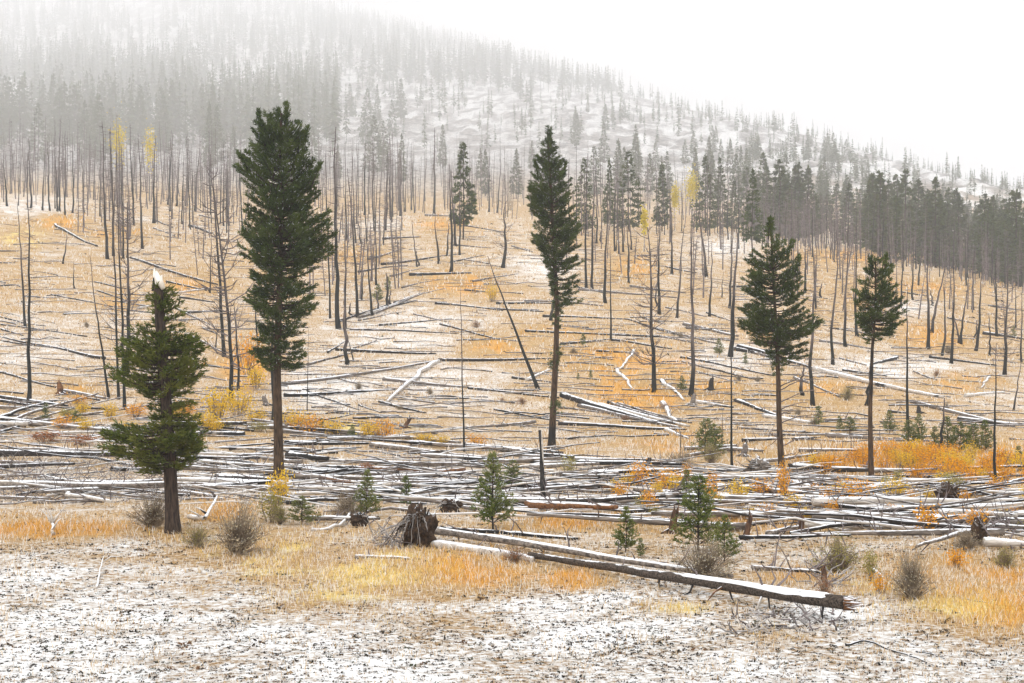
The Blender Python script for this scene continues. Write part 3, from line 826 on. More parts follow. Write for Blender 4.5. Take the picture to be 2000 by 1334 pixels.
# ---------------------------------------------------------------- conifers of the living woods
def conifer_mesh(seed, H_=16.0, crown0=0.32, width=2.3, clumps=900, k=5, size=0.60, sides=6, lw=0.2):
    """returns trunk mesh builder and crown mesh builder of a forest conifer"""
    global rng
    keep = rng; rng = np.random.default_rng(seed)
    tr, cr = MB(), MB()
    z = np.linspace(-0.4, H_, 7); bx = rng.normal(0, 0.08, 7); bx[0] = 0
    P = np.stack([bx, rng.normal(0, 0.05, 7), z], 1)
    tr.tube(P, np.linspace(0.15, 0.03, 7), sides)
    tiers = max(9, clumps // 42)
    for ti in range(tiers):
        f = (ti + rng.uniform(-.3, .3)) / (tiers - 0.5); f = min(max(f, 0.0), 0.99)
        zz = H_ * (crown0 + (1 - crown0) * f)
        prof = width * np.interp(f, [0, 0.10, 0.35, 0.7, 1.0], [0.62, 1.0, 0.84, 0.42, 0.05])
        nb = max(4, int(round((clumps / tiers / 6) * (1.35 - 0.7 * f))))
        for i in range(nb):
            R_ = prof * (rng.uniform(0.7, 1.1) if rng.random() < 0.85 else rng.uniform(1.1, 1.3)); th = rng.uniform(0, 6.283)
            tip = np.array([R_ * math.cos(th), R_ * math.sin(th), zz - R_ * (0.30 - 0.45 * f) + rng.normal(0, .12)]); a = np.array([0, 0, zz])
            t = rng.uniform(0.2, 1.0, (6, 1)) ** 0.7
            C = a * (1 - t) + tip * t + rng.normal(0, 0.10, (6, 3))
            tufts(cr, C, unit(np.repeat(unit(tip - a)[None], 6, 0) + [0, 0, 0.2]), size * rng.uniform(0.7, 1.2, 6) * (1.1 - .5 * f), k, lw, 0.75)
    tufts(cr, np.array([[0, 0, H_ - .5], [0, 0, H_ - .1]]), np.array([[0, 0, 1.], [0, 0, 1.]]), size, k, lw, 0.3)
    for i in range(12):                             # dead branches under the crown
        zz = H_ * rng.uniform(0.03, crown0 + 0.05); th = rng.uniform(0, 6.283); ln = rng.uniform(0.4, 1.3)
        tr.tube(np.array([[0, 0, zz], [ln * math.cos(th), ln * math.sin(th), zz + rng.uniform(-.3, .2)]]), [0.025, 0.008], 3, cap=False)
    rng = keep
    return tr, cr
CONV = []
for i in range(8):
    w_ = [2.0, 2.5, 2.9, 2.2, 3.1, 1.8, 2.6, 2.3][i]; c0 = [0.14, 0.12, 0.10, 0.20, 0.15, 0.10, 0.24, 0.08][i]
    tr, cr = conifer_mesh(500 + i, 16.0, c0, w_)
    CONV.append((tr.mesh("conifer_trunk", M['bark_dark'], True), cr.mesh("conifer_crown", M['needle_far'])))
def conifer(px, d, hgt, label, group, vi=None, wide=1.0, name="forest_conifer"):
    x = (px - CX) / F * d; z0 = float(ground(x, d))
    root = thing(name, label, "conifer", (x, d, z0), group)
    k = hgt / 16.0
    root.scale = (k * wide, k * wide, k); root.rotation_euler = (0, 0, rng.uniform(0, 6.28))
    tm, cm = CONV[(rng.integers(8) if vi is None else vi)]
    link("trunk", tm, root); link("crown", cm, root)
    return root
# x, foot row, top row  (each stands where its foot meets the slope)
MID = [(905,468,280,1.0,"small dark conifer standing alone among grey snags behind the knoll"),
       (1141,455,310,0.9,"narrow hazy conifer just behind the slender fir"),
       (1190,450,312,0.8,"conifer leaning against a denser one, seen past the slender fir"),
       (1227,452,296,1.15,"broad bushy conifer above the fallen grey snags, twin-tipped"),
       (1293,452,320,1.05,"shapely conifer touching the small bright yellow aspen"),
       (1378,455,306,1.0,"tall conifer behind the larger yellow aspen"),
       (1407,455,310,0.9,"thin-topped conifer joined to the tall one by the yellow aspen"),
       (1434,456,352,1.0,"short dark conifer on the outer side of the aspen clump"),
       (1470,498,332,0.9,"conifer with bare charred trunk just behind the broad fir's tip")]
for px, foot, top, wd, lab in MID:
    B = hit(px, foot)
    conifer(px, B[1], (foot - top) * B[1] / F, lab, "single conifers behind the brow", None, wd)
def wood(n, pxr, dr, hr, label, group, edge=None, wide=(0.8, 1.15)):
    c = 0
    while c < n:
        px = rng.uniform(*pxr); d = math.sqrt(rng.uniform(dr[0] ** 2, dr[1] ** 2))
        if edge is not None and not edge(px, d): continue
        conifer(px, dm(d, px), rng.uniform(*hr) * dm(d, px) / d, label, group, None, rng.uniform(*wide)); c += 1
wood(92, (1440, 2050), (250, 345), (9, 18), "dark conifer in the dense green band below the misty ridge", "dense conifer band",
     lambda px, d: rng.random() < 0.25 + 0.75 * (px - 1440) / 560, (1.1, 1.55))
wood(66, (1130, 2050), (350, 500), (10, 15), "grey-green conifer in the second row of the band, half lost in mist", "second row of conifers")
wood(56, (-40, 430), (400, 640), (15, 23), "hazy conifer above the burnt stand behind the broken-topped pine", "hazy conifers behind the burnt stand")
wood(32, (330, 800), (390, 640), (13, 20), "hazy conifer in the misty hollow behind the tallest fir", "hazy conifers in the hollow")
wood(12, (640, 1120), (330, 460), (9, 14), "pale misty conifer at the foot of the snowy slope", "misty conifers below the snowy slope")
wood(26, (1120, 1700), (520, 800), (9, 15), "pale conifer scattered on the rocky snowy slope", "scattered conifers on the snowy slope")

def aspen(px, foot, top, w, label, n=420):
    B = hit(px, foot); s = B[1] / F; hgt = (foot - top) * s
    root = thing("yellow_aspen", label, "aspen", B, "yellow aspens behind the brow")
    mb = MB(); z = np.linspace(-.3, hgt * .9, 6); mb.tube(np.stack([0.04 * np.sin(z), 0 * z, z], 1), np.linspace(.1, .02, 6), 5)
    link("trunk", mb.mesh("trunk", M['twig_grey'], True), root)
    cr = MB(); C = rng.normal(0, 1, (n, 3)) * np.array([w * s * .45, w * s * .45, hgt * .13]) + [0, 0, hgt * .75]
    tufts(cr, C, rdir(n), 0.30, 3, 0.4, 1.0); link("crown", cr.mesh("crown", M['leaf_aspen']), root)
aspen(1318, 450, 362, 9, "small round yellow aspen crown beside the shapely conifer")
aspen(1353, 450, 338, 16, "larger golden aspen crown in front of the tall conifer", 700)
aspen(1258, 492, 410, 7, "tiny pale yellow aspen top among grey snags", 200)
aspen(231, 395, 238, 16, "hazy lime-yellow aspen above the burnt stand, broader of two", 450)
aspen(293, 400, 252, 12, "hazy lime-yellow aspen above the burnt stand, narrower of two", 350)

# far woods: nobody could count them in the cloud
far = MB()
protos = []
for i in range(8):
    r = np.random.default_rng(700 + i); vv, tt_ = [], []; n_v = 0
    c0 = [.08, .2, .12, .05, .26, .1, .3, .15][i] * 17; wd = [2.3, 2.7, 2.1, 3.0, 2.5, 2.2, 2.8, 1.9][i]; nt = 11
    for ti in range(nt):
        f = ti / (nt - 1); zz = c0 + (17 - c0) * f; rad = wd * np.interp(f, [0, .12, .4, .75, 1], [.6, 1, .82, .38, .10])
        for q in range(8):
            th = r.uniform(0, 6.283); L_ = rad * r.uniform(.55, 1.2); hw = L_ * r.uniform(.16, .3) + .08; dz = -L_ * r.uniform(.1, .5) + .25 * f
            dx, dy = math.cos(th), math.sin(th); z1 = zz + r.normal(0, .25)
            vv += [(0, 0, z1 + .35), (dx * L_ * .6 - dy * hw, dy * L_ * .6 + dx * hw, z1 + dz * .5 + r.normal(0, .2)), (dx * L_, dy * L_, z1 + dz), (dx * L_ * .6 + dy * hw, dy * L_ * .6 - dx * hw, z1 + dz * .5 + r.normal(0, .2))]
            tt_ += [(n_v, n_v + 1, n_v + 2), (n_v, n_v + 2, n_v + 3)]; n_v += 4
    vv += [(-.35, 0, 16.3), (.35, 0, 16.3), (0, 0, 18.0), (0, .35, 16.3)]; tt_ += [(n_v, n_v + 1, n_v + 2), (n_v + 1, n_v + 3, n_v + 2), (n_v + 3, n_v, n_v + 2)]; n_v += 4
    trunk = MB(); trunk.tube(np.array([[0, 0, -1.], [0, 0, 16.]]), [.2, .05], 3, cap=False)
    protos.append((np.vstack([np.array(vv), np.concatenate(trunk.v)]), np.array(tt_), np.concatenate(trunk.q) + n_v))
def far_wood(n, pxr, dr, hr, keep=None):
    c = 0; tries = 0
    while c < n and tries < n * 20:
        tries += 1
        px = rng.uniform(*pxr); d = math.sqrt(rng.uniform(dr[0] ** 2, dr[1] ** 2))
        d0 = d; d = dm(d, px); x = (px - CX) / F * d; z0 = float(ground(x, d)); row = HY - (z0 - CZ) * F / d
        if keep is not None and not keep(px, row, d): continue
        V_, T_, Q_ = protos[rng.integers(8)]
        a = rng.uniform(0, 6.28); k = rng.uniform(*hr) / 17.0 * d / d0; kw = k * rng.uniform(0.8, 1.2)
        W = np.stack([(V_[:, 0] * math.cos(a) - V_[:, 1] * math.sin(a)) * kw + x, (V_[:, 0] * math.sin(a) + V_[:, 1] * math.cos(a)) * kw + d, V_[:, 2] * k + z0], 1)
        far.add(W, T_, Q_); c += 1
def clump(px, d, thr, sc=60, seed=77):
    x = (px - CX) / F * d
    return fbm(np.array([x / sc / 2.2]), np.array([d / sc / 2.2]), 3, seed)[0] > thr
far_wood(800, (-60, 660), (470, 900), (15, 23), lambda px, r, d: clump(px, d, -0.12))
far_wood(1400, (-60, 1000), (800, 1750), (16, 24), lambda px, r, d: clump(px, d, -0.10) and not (600 < px < 1010 and r > 175))
far_wood(330, (620, 1330), (850, 1400), (15, 22), lambda px, r, d: r < 185 and clump(px, d, -0.05))
far_wood(130, (1080, 2060), (540, 1150), (8, 15), lambda px, r, d: clump(px, d, 0.02, 40, 90))
far_wood(150, (1450, 2060), (420, 640), (8, 13), lambda px, r, d: clump(px, d, -0.08, 40, 91))
far_wood(40, (620, 1100), (500, 850), (11, 17), lambda px, r, d: clump(px, d, 0.06, 40, 92))
far_wood(430, (620, 2040), (480, 1150), (5, 11), lambda px, r, d: clump(px, d, -0.05, 30, 95))
tag(link("distant_forest", far.mesh("distant_forest", M['needle_far'])), "misty conifer forest covering the far slope into cloud", None, None, "stuff")
# ---------------------------------------------------------------- fallen logs
def log_thing(p1, p2, r0, mat, label, group, lift=(0.0, 0.0), cap=True, stubs=6, name="fallen_log", taper=0.45, drape=0.6, sides=9, root=None, stub_len=0.35, bend=1.0, capw=46):
    """a stem lying on the slope from its butt p1 to its tip p2 (world x, y)"""
    n = 12; t = np.linspace(0, 1, n)
    X = p1[0] + (p2[0] - p1[0]) * t; Y = p1[1] + (p2[1] - p1[1]) * t
    G = ground(X, Y); G = np.convolve(np.concatenate([[G[0]], G, [G[-1]]]), [.25, .5, .25], 'valid')
    Ln = G[0] + (G[-1] - G[0]) * t
    R = r0 * (1 - (1 - taper) * t)
    Z = drape * G + (1 - drape) * Ln + R * 0.72 + lift[0] + (lift[1] - lift[0]) * t
    Z = np.maximum(Z, G + R * 0.2)
    L = math.hypot(p2[0] - p1[0], p2[1] - p1[1])
    wob = np.cumsum(rng.normal(0, 1, n)); wob -= wob[0] + (wob[-1] - wob[0]) * t
    nx, ny = -(p2[1] - p1[1]) / L, (p2[0] - p1[0]) / L
    X = X + nx * wob * 0.012 * L * 0.35 * bend; Y = Y + ny * wob * 0.012 * L * 0.35 * bend
    P = np.stack([X, Y, Z], 1)
    org = P[0].copy()
    rt = thing(name, label, "log", org, group)
    mb = MB(); mb.tube(P - org, R * (1 + rng.normal(0, 0.04, n)), sides)
    link("trunk", mb.mesh("trunk", mat, True), rt)
    if cap:
        T = unit(np.gradient(P, axis=0)); A = unit(np.cross(T, [0, 0, 1.0])); B = np.cross(A, T)
        fine = np.linspace(0, n - 1, max(14, int(L * 3)))
        Pf = np.stack([np.interp(fine, np.arange(n), P[:, q]) for q in range(3)], 1) - org
        Af = np.stack([np.interp(fine, np.arange(n), A[:, q]) for q in range(3)], 1)
        Bf = np.stack([np.interp(fine, np.arange(n), B[:, q]) for q in range(3)], 1)
        Rf = np.interp(fine, np.arange(n), R)
        m = len(fine); half = np.radians(capw) * (0.75 + 0.5 * vnoise(np.arange(m) * 0.35 + rng.uniform(0, 99), np.zeros(m), 4))
        off = np.radians(rng.uniform(-12, 12))
        prof = [(-1.0, 0.985), (-0.75, 1.06), (0, 1.09), (0.75, 1.06), (1.0, 0.985)]
        Vs = []
        for a_, k_ in prof:
            th = np.pi / 2 + off + a_ * half
            rr = Rf * k_ + (0.010 if abs(a_) < 0.9 else 0.0)
            Vs.append(Pf + rr[:, None] * (np.cos(th)[:, None] * Af + np.sin(th)[:, None] * Bf))
        Vs = np.stack(Vs, 1).reshape(-1, 3)
        keep = vnoise(np.arange(m - 1) * 0.16 + rng.uniform(0, 99), np.zeros(m - 1), 8) > 0.32
        runs = []; s0 = None
        for q in range(m):
            on = q < m - 1 and keep[q]
            if on and s0 is None: s0 = q
            if not on and s0 is not None:
                if q - s0 >= 3: runs.append((s0, q))
                s0 = None
        V5 = Vs.reshape(m, 5, 3)
        for (q0, q1) in runs:                        # each unbroken bed of snow is a piece of its own
            W5 = V5[q0:q1 + 1].copy(); W5[0] = W5[0] * .3 + Pf[q0] * .7; W5[-1] = W5[-1] * .3 + Pf[q1] * .7
            ii_ = np.arange(q1 - q0)[:, None] * 5; jj_ = np.arange(4)[None, :]
            mb = MB(); mb.add(W5.reshape(-1, 3), None, np.stack([ii_ + jj_, ii_ + jj_ + 1, ii_ + 5 + jj_ + 1, ii_ + 5 + jj_], -1).reshape(-1, 4))
            link("snow_cap", mb.mesh("snow_cap", M['snow'], True), rt)
    if stubs:
        mb = MB()
        for q in range(stubs):
            k = rng.uniform(1, n - 1.01); c = np.array([np.interp(k, np.arange(n), P[:, z_]) for z_ in range(3)]) - org
            ln = stub_len * rng.uniform(0.3, 1.6); th = rng.uniform(0, 6.28)
            dv = unit(np.array([nx * math.cos(th) + rng.normal(0, .3), ny * math.cos(th) + rng.normal(0, .3), abs(math.sin(th)) if rng.random() < .7 else -.6]))
            e = c + dv * ln; m2 = (c + e) / 2 + rng.normal(0, .06, 3) * ln
            mb.tube(np.array([c, m2, e]), [0.014 + r0 * .08, 0.01 + r0 * .04, 0.004], 4, cap=False)
        s_ = link("branch_stubs", mb.mesh("branch_stubs", M['twig']), rt); tag(s_, None, None, None, "stuff")
    return rt, P

def log_px(x1, y1, x2, y2, w, mk, label, group, **kw):
    a, c = hit(x1, y1 + w * 0.4), hit(x2, y2 + w * 0.25)
    r = w * a[1] / F / 2 * (1.0 if kw.get('hill') else 1.15)
    hill = kw.pop('hill', False)
    return log_thing(a[:2], c[:2], max(r, 0.045), M['log_hill' if hill and mk == 'log' else mk], label, group, cap=(w >= (7.5 if hill else 7.0)), **kw)

g, k_, r_, p_ = 'log', 'log_char', 'log_rust', 'log_pale'
HILL = [  # butt x, y, tip x, y, thickness, wood
 (0,618,45,630,4,k_),(-10,632,170,657,5,g),(0,642,45,655,5,k_),(205,700,-5,655,7,k_),(0,664,110,680,3.5,g),(165,695,110,672,3,g),(-5,725,112,757,6,k_),(118,763,214,779,9,g),
 (108,436,190,482,6,k_),(0,490,36,490,3.5,g),(0,513,30,513,3.5,g),(0,558,36,556,3.5,g),(185,550,242,563,4,k_),(100,575,225,600,4,g),(190,567,255,590,4,k_),(255,502,425,556,6,k_),
 (325,549,410,568,5,k_),(410,563,338,571,5,p_),(270,602,332,592,6,p_),(300,427,338,446,4,g),(370,440,416,456,7,g),(390,420,420,428,4,g),(300,445,342,462,4,g),
 (362,652,440,690,6,g),(395,640,425,652,5,g),(345,602,410,634,5,g),(350,580,420,590,5,g),(360,610,430,606,6,g),(345,625,425,622,5,g),
 (548,750,872,700,8,g),(600,712,692,686,6,g),(655,682,852,690,7,k_),(640,688,676,664,5,k_),(690,680,736,665,4,g),(555,772,772,760,8,k_),(683,643,895,651,4.5,g),(740,635,882,622,4.5,k_),
 (700,626,792,608,4,g),(860,632,976,663,5,k_),(808,613,872,628,4,g),(700,621,836,565,5,g),(715,613,822,570,5,p_),(770,592,872,562,5,g),(730,606,815,585,6,g),(665,627,760,592,5,g),
 (856,704,756,786,10,p_),(748,740,912,756,8,g),(912,757,1092,777,6,k_),(856,703,1090,699,7,k_),(741,784,832,806,7,k_),(965,799,1092,822,5,k_),(1045,823,845,842,7,g),(1090,827,1342,838,9,k_),
 (1098,770,1290,826,13,k_),(1130,791,1330,836,9,g),(1170,788,1346,832,8,p_),(1188,785,1302,818,7,g),(1206,787,1342,824,7,g),(1090,795,1180,806,6,g),(1300,838,1345,856,8,p_),
 (1000,737,1076,746,6,g),(1028,742,1076,720,7,p_),(1060,617,1232,623,6,k_),(1225,622,1332,656,4,g),(1025,646,1292,655,6,k_),(1190,652,1422,664,5,g),(1095,671,1196,661,5,k_),(1195,663,1312,681,6,k_),
 (1165,685,1248,689,6,g),(1237,683,1206,722,7,p_),(1205,722,1237,761,8,p_),(970,592,1076,592,6,k_),(958,602,1062,608,5,k_),(1025,588,1082,588,6,g),(1130,565,1322,581,6,g),(1110,590,1178,597,5,g),
 (1230,558,1340,572,5,g),(1250,618,1300,633,4,g),(1128,560,1180,572,4,k_),
 (748,466,822,462,6,k_),(800,536,922,532,7,k_),(700,531,796,518,5,g),(720,506,792,484,5,g),(745,516,908,494,5,g),(920,550,1012,534,5,g),(908,566,952,570,5,g),(850,592,982,606,6,k_),
 (905,440,982,453,4,g),(762,540,830,522,4,g),(785,562,860,545,4,g),(885,478,960,484,4,g),(955,515,905,506,4,g),(830,420,905,424,5,g),(880,512,945,498,4,g),(1000,480,1040,492,4,g),
 (1335,632,1442,656,8,g),(1340,640,1440,648,6,g),(1280,640,1402,671,6,g),(1280,656,1372,671,5,g),(1330,697,1512,734,6,k_),(1430,680,1522,702,10,g),(1442,675,1600,722,9,g),(1590,718,1842,776,11,p_),
 (1552,736,1642,776,7,g),(1780,783,1982,832,9,g),(1436,781,1522,812,9,k_),(1490,811,1592,826,10,p_),(1870,818,1996,829,11,k_),(1735,803,1772,806,7,k_),(1645,722,1697,729,6,k_),(1752,698,1700,711,8,k_),
 (1600,665,1702,681,6,g),(1640,699,1692,713,5,g),(1815,697,1946,713,6,g),(1885,773,1962,765,8,p_),(1932,734,1914,758,6,p_),(1920,650,2004,662,8,k_),(1360,784,1432,795,8,p_),(1292,742,1336,781,9,p_),
 (1293,786,1322,822,11,p_),(1550,858,1602,853,8,k_),(1612,850,1760,858,11,g),(1745,858,1890,866,9,g),(1440,835,1602,846,6,g),(1330,705,1480,742,5,g),(1360,725,1440,748,4,g),(1300,600,1380,618,4,g),
 (1380,610,1440,632,4,g),(1500,570,1600,590,4,g),(1700,600,1760,596,4,g),(1760,570,1812,578,4,k_),(1930,596,2000,606,4,g),(1620,640,1690,650,4,g),(1850,620,1940,640,4,g),(1785,725,1830,742,5,g),
 (1610,820,1700,817,6,g),(1300,520,1360,533,4,k_),(1430,560,1500,552,4,g),(1240,500,1310,495,4,g),(1150,640,1095,634,4,g),(600,762,700,800,4,g),(650,735,720,756,5,g),(640,805,760,812,4,g),(700,790,745,806,4,k_),
 (575,830,700,806,5,k_),(560,800,660,802,4,g),
]
BELT = [
 (-10,775,132,796,7,k_),(-5,785,95,800,6,g),(-5,795,55,802,6,g),(-5,822,112,784,7,k_),(18,826,192,780,6,g),(-5,837,242,785,5,g),(60,831,312,794,5,g),(-10,820,235,845,9,g),(-5,846,72,829,6,g),
 (98,851,224,847,6,p_),(150,857,245,851,6,g),(-15,889,265,906,13,k_),(-5,877,235,890,6,g),(-15,950,335,966,13,g),(330,964,424,971,9,g),(110,965,218,991,8,p_),(218,917,322,926,8,g),(70,930,162,946,7,g),
 (-5,905,142,913,6,g),(-5,935,84,946,6,g),(225,868,330,877,7,g),(372,833,482,838,10,k_),(482,838,562,846,7,g),(560,893,642,905,14,k_),(425,934,537,952,14,k_),(374,955,532,960,11,k_),(385,903,592,921,9,g),
 (592,920,766,936,9,g),(572,928,684,957,11,r_),(600,1016,742,1021,10,g),(548,842,640,850,8,g),(555,868,720,872,9,g),(575,880,660,884,8,k_),(648,846,900,868,9,g),(640,858,800,868,9,g),
 (724,872,948,900,10,g),(800,866,1000,882,8,g),(740,905,890,915,9,g),(720,918,850,926,13,r_),(852,926,908,931,12,r_),(720,936,930,940,8,g),(820,945,935,960,8,g),(730,955,790,962,10,p_),(905,872,1100,888,9,k_),
 (980,878,1120,906,10,g),(1015,900,1180,908,9,g),(1035,915,1170,920,9,g),(1030,990,1205,1012,15,r_),(920,975,1060,985,10,g),(1090,985,1300,990,10,k_),(960,968,1130,966,8,g),(862,1034,1132,1053,10,k_),
 (1095,950,1230,965,10,r_),(1120,905,1330,922,9,k_),(1150,925,1280,932,9,g),(1100,935,1240,948,9,g),(1225,920,1545,930,7,g),(1300,945,1480,958,11,k_),(1240,962,1420,975,10,g),(1230,978,1340,986,9,g),
 (1540,915,1702,926,14,k_),(1440,930,1860,947,8,g),(1545,948,1640,968,12,p_),(1442,960,1645,986,10,g),(1450,975,1702,1012,10,g),(1440,996,1702,1027,10,g),(1660,968,1775,980,8,g),(1705,1000,1852,1006,17,k_),
 (1700,1018,1860,1030,12,g),(1835,1005,1985,1042,13,p_),(1870,971,2010,948,11,g),(1968,1020,1790,1091,9,g),(1500,1052,1562,1030,11,g),(1572,1034,1742,1036,11,p_),(1445,1051,1662,1069,7,k_),(1922,1066,2015,1068,17,p_),
 (1470,1110,1602,1127,9,g),(1700,925,1830,935,8,g),(1740,940,1850,945,7,g),(1900,1010,2010,1022,9,g),(1930,1034,2010,1046,10,g),(1420,880,1490,884,8,g),(1336,880,1440,880,8,g),(1340,890,1420,884,7,g),
 (1480,905,1600,890,7,g),(1550,910,1650,900,7,g),(1450,860,1530,872,7,g),(1560,880,1680,888,7,g),(1880,920,2000,926,8,k_),(1770,912,1880,918,6,g),
]
lg = {}
allogs = [("hill", q) for q in HILL] + [("belt", q) for q in BELT]
WOODN = {'log': "grey", 'log_char': "charred", 'log_rust': "rust-brown", 'log_pale': "barkless"}
for i, (zone, q) in enumerate(allogs):
    L_ = math.hypot(q[2] - q[0], q[3] - q[1])
    lg.setdefault((zone, section((q[0] + q[2]) / 2), q[5], "long" if L_ > 130 else "short"), []).append(i)
lab_l = {}
for (zone, sec, mk, ln), ids in lg.items():
    ids = sorted(ids, key=lambda z_: -(allogs[z_][1][1] + allogs[z_][1][3]))
    a_, c_ = LM[sec][1], LM[sec + 1][1]
    where = f"between {a_} and {c_}" if a_ and c_ else f"on the outer side of {a_ or c_}"
    for o_, q in enumerate(ids):
        first = (ORD[o_] + " ") if len(ids) > 1 else ""
        lab_l[q] = f"{first}{ln} {WOODN[mk]} log " + ("up the slope, " if zone == "hill" else "up the log belt, ") + where
for i, (zone, q) in enumerate(allogs):
    kw = dict(stubs=12, bend=2.0, stub_len=0.5, lift=(rng.uniform(0, .12), rng.uniform(0, 0.4))) if zone == "belt" else dict(stubs=int(rng.integers(4, 10)), stub_len=0.5, bend=1.6, hill=True)
    log_px(*q, lab_l[i], "logs strewn over the slope" if zone == "hill" else "logs of the windfall belt", **kw)

UPB = [(-50,800),(150,812),(400,815),(560,838),(700,858),(900,876),(1100,902),(1300,918),(1500,915),(1700,935),(2050,930)]
LOB = [(-50,985),(330,985),(560,985),(700,985),(860,1000),(1000,1010),(1150,1010),(1350,1020),(1500,1045),(1750,1030),(2050,1065)]
def belt_spot():
    while True:
        px = rng.uniform(-40, 2040)
        if 1180 < px < 1420 and rng.random() < 0.3: continue
        up = np.interp(px, *zip(*UPB)); lo_ = np.interp(px, *zip(*LOB))
        return px, rng.uniform(up, lo_)
TANGLE = []
for i in range(62):
    px, py = belt_spot(); TANGLE.append((px, py, rng.choice([g, g, g, k_, p_, g])))
tg = {}
for i, (px, py, mk) in enumerate(TANGLE): tg.setdefault((section(px), mk), []).append(i)
lab_t = {}
for (sec, mk), ids in tg.items():
    a_, c_ = LM[sec][1], LM[sec + 1][1]
    where = f"between {a_} and {c_}" if a_ and c_ else f"on the outer side of {a_ or c_}"
    for o_, q in enumerate(sorted(ids, key=lambda z_: -TANGLE[z_][1])):
        lab_t[q] = (ORD[o_] + " " if len(ids) > 1 else "") + f"loose {WOODN[mk]} log up the tangle {where}"
for i, (px, py, mk) in enumerate(TANGLE):
    a = hit(px, py)
    L_ = rng.uniform(3.0, 8.0); ang = rng.normal(-0.08, 0.17) + (math.pi if rng.random() < .4 else 0)
    p2 = (a[0] + L_ * math.cos(ang), a[1] + L_ * math.sin(ang) * 1.5)
    log_thing(a[:2], p2, rng.uniform(0.06, 0.12), M[mk], lab_t[i], "tangled logs of the windfall belt",
              lift=(rng.uniform(0, .25), rng.uniform(0, .35)), cap=bool(rng.random() < .5), stubs=10, bend=2.0)
# small sticks and poles too many to count
st = MB()
def stick(mb, a, ang, L_, r, tilt=0.0, mat=0):
    dv = np.array([math.cos(ang), math.sin(ang), tilt]); t = np.linspace(0, 1, 5)[:, None]
    P = a + dv * L_ * t; P[:, 2] = np.maximum(ground(P[:, 0], P[:, 1]) + r, P[:, 2] + r); P[1:-1] += rng.normal(0, 0.012 * L_, (3, 3))
    mb.tube(P, np.linspace(r, r * .4, 5), 5, mat, cap=False)
for i in range(560):
    px, py = belt_spot(); a = hit(px, py + rng.uniform(-6, 10))
    stick(st, a, rng.normal(-0.08, 0.24) + (math.pi if rng.random() < .5 else 0), rng.uniform(1.0, 5.5), rng.uniform(.014, .062), rng.uniform(-.02, .16), int(rng.integers(0, 3)))
for i in range(950):
    px = rng.uniform(-30, 2030); py = rng.uniform(430, 860); a = hit(px, py)
    if a[1] > 240: continue
    stick(st, a, rng.normal(0, 0.35) + (math.pi if rng.random() < .5 else 0), rng.uniform(1.5, 6), rng.uniform(.025, .06), 0, int(rng.integers(0, 2)))
tag(link("stick_litter", st.mesh("stick_litter", [M['log_hill'], M['log_char'], M['log_pale']], True)), "snow-dusted sticks and poles littering the slope", None, None, "stuff")

# ---------------------------------------------------------------- the big front log, its neighbour and the upturned root
a, c = hit(1652, 1216), hit(1035, 1094)
rt, P = log_thing(a[:2], c[:2], 0.094, M['log_front'], "thick charred log with snow along its top, propped on broken limbs in front", None, lift=(0.20, 0.06), stubs=0, taper=0.62, drape=0.3, sides=16, bend=1.3, capw=68)
n_ = len(P); org = P[0]
for (k, dx, dy, dz, m_) in [(0.5,-.02,-.05,-.42,'char'),(2.1,-.12,-.12,-.62,'log_pale'),(2.0,.02,-.06,-.38,'char'),(1.4,.16,-.22,-.28,'log_pale'),(3.2,.05,-.1,-.34,'char'),(3.3,-.25,-.3,-.30,'log_rust'),
                        (4.3,-.18,-.12,-.36,'char'),(5.5,.04,-.1,-.38,'char'),(2.1,-.10,.1,.42,'twig'),(2.0,.05,.05,.40,'twig'),(1.9,.28,.2,.46,'twig'),(4.2,-.08,.05,.24,'twig'),(7.1,.06,.05,.22,'twig'),(8.4,-.05,-.05,-.28,'char')]:
    c0 = np.array([np.interp(k, np.arange(n_), P[:, q]) for q in range(3)]) - org
    e = c0 + np.array([dx * 1.3, dy, dz * (.72 if dz < 0 else .8)]); m2 = (c0 + e) / 2 + rng.normal(0, .04, 3)
    mb = MB(); mb.tube(np.array([c0, m2, e]), [0.022, 0.015, 0.005], 6); link("broken_limb", mb.mesh("broken_limb", M[m_], True), rt)
mb = MB()
for q in range(26):                                 # splintered butt
    th = rng.uniform(0, 6.28); rr = 0.09 * math.sqrt(rng.random()); b0 = np.array([0, rr * math.cos(th), rr * math.sin(th)])
    mb.tube(np.array([b0 + [-.04, 0, 0], b0 + [rng.uniform(.03, .26), rng.uniform(-.03, .03), rng.uniform(-.05, .06)]]), [0.022, 0.004], 4)
tag(link("splintered_butt", mb.mesh("splintered_butt", M['log_rust']), rt), "reddish splintered broken end", None, None, "stuff")
a, c = hit(845, 1052), hit(1430, 1133)
log_thing(a[:2], c[:2], 0.085, M['log'], "long grey snow-topped log running behind the thick charred front log", None, taper=0.45, stubs=14, stub_len=0.3, lift=(.12, .05))
a, c = hit(842, 1066), hit(1040, 1098)
log_thing(a[:2], c[:2], 0.085, M['log_pale'], "pale trunk of the upturned root, half sunk in orange grass", None, taper=0.7, stubs=4)
a, c = hit(694, 1092), hit(806, 1094)
log_thing(a[:2], c[:2], 0.05, M['log'], "short slim log in the grass before the upturned root", None, stubs=2)

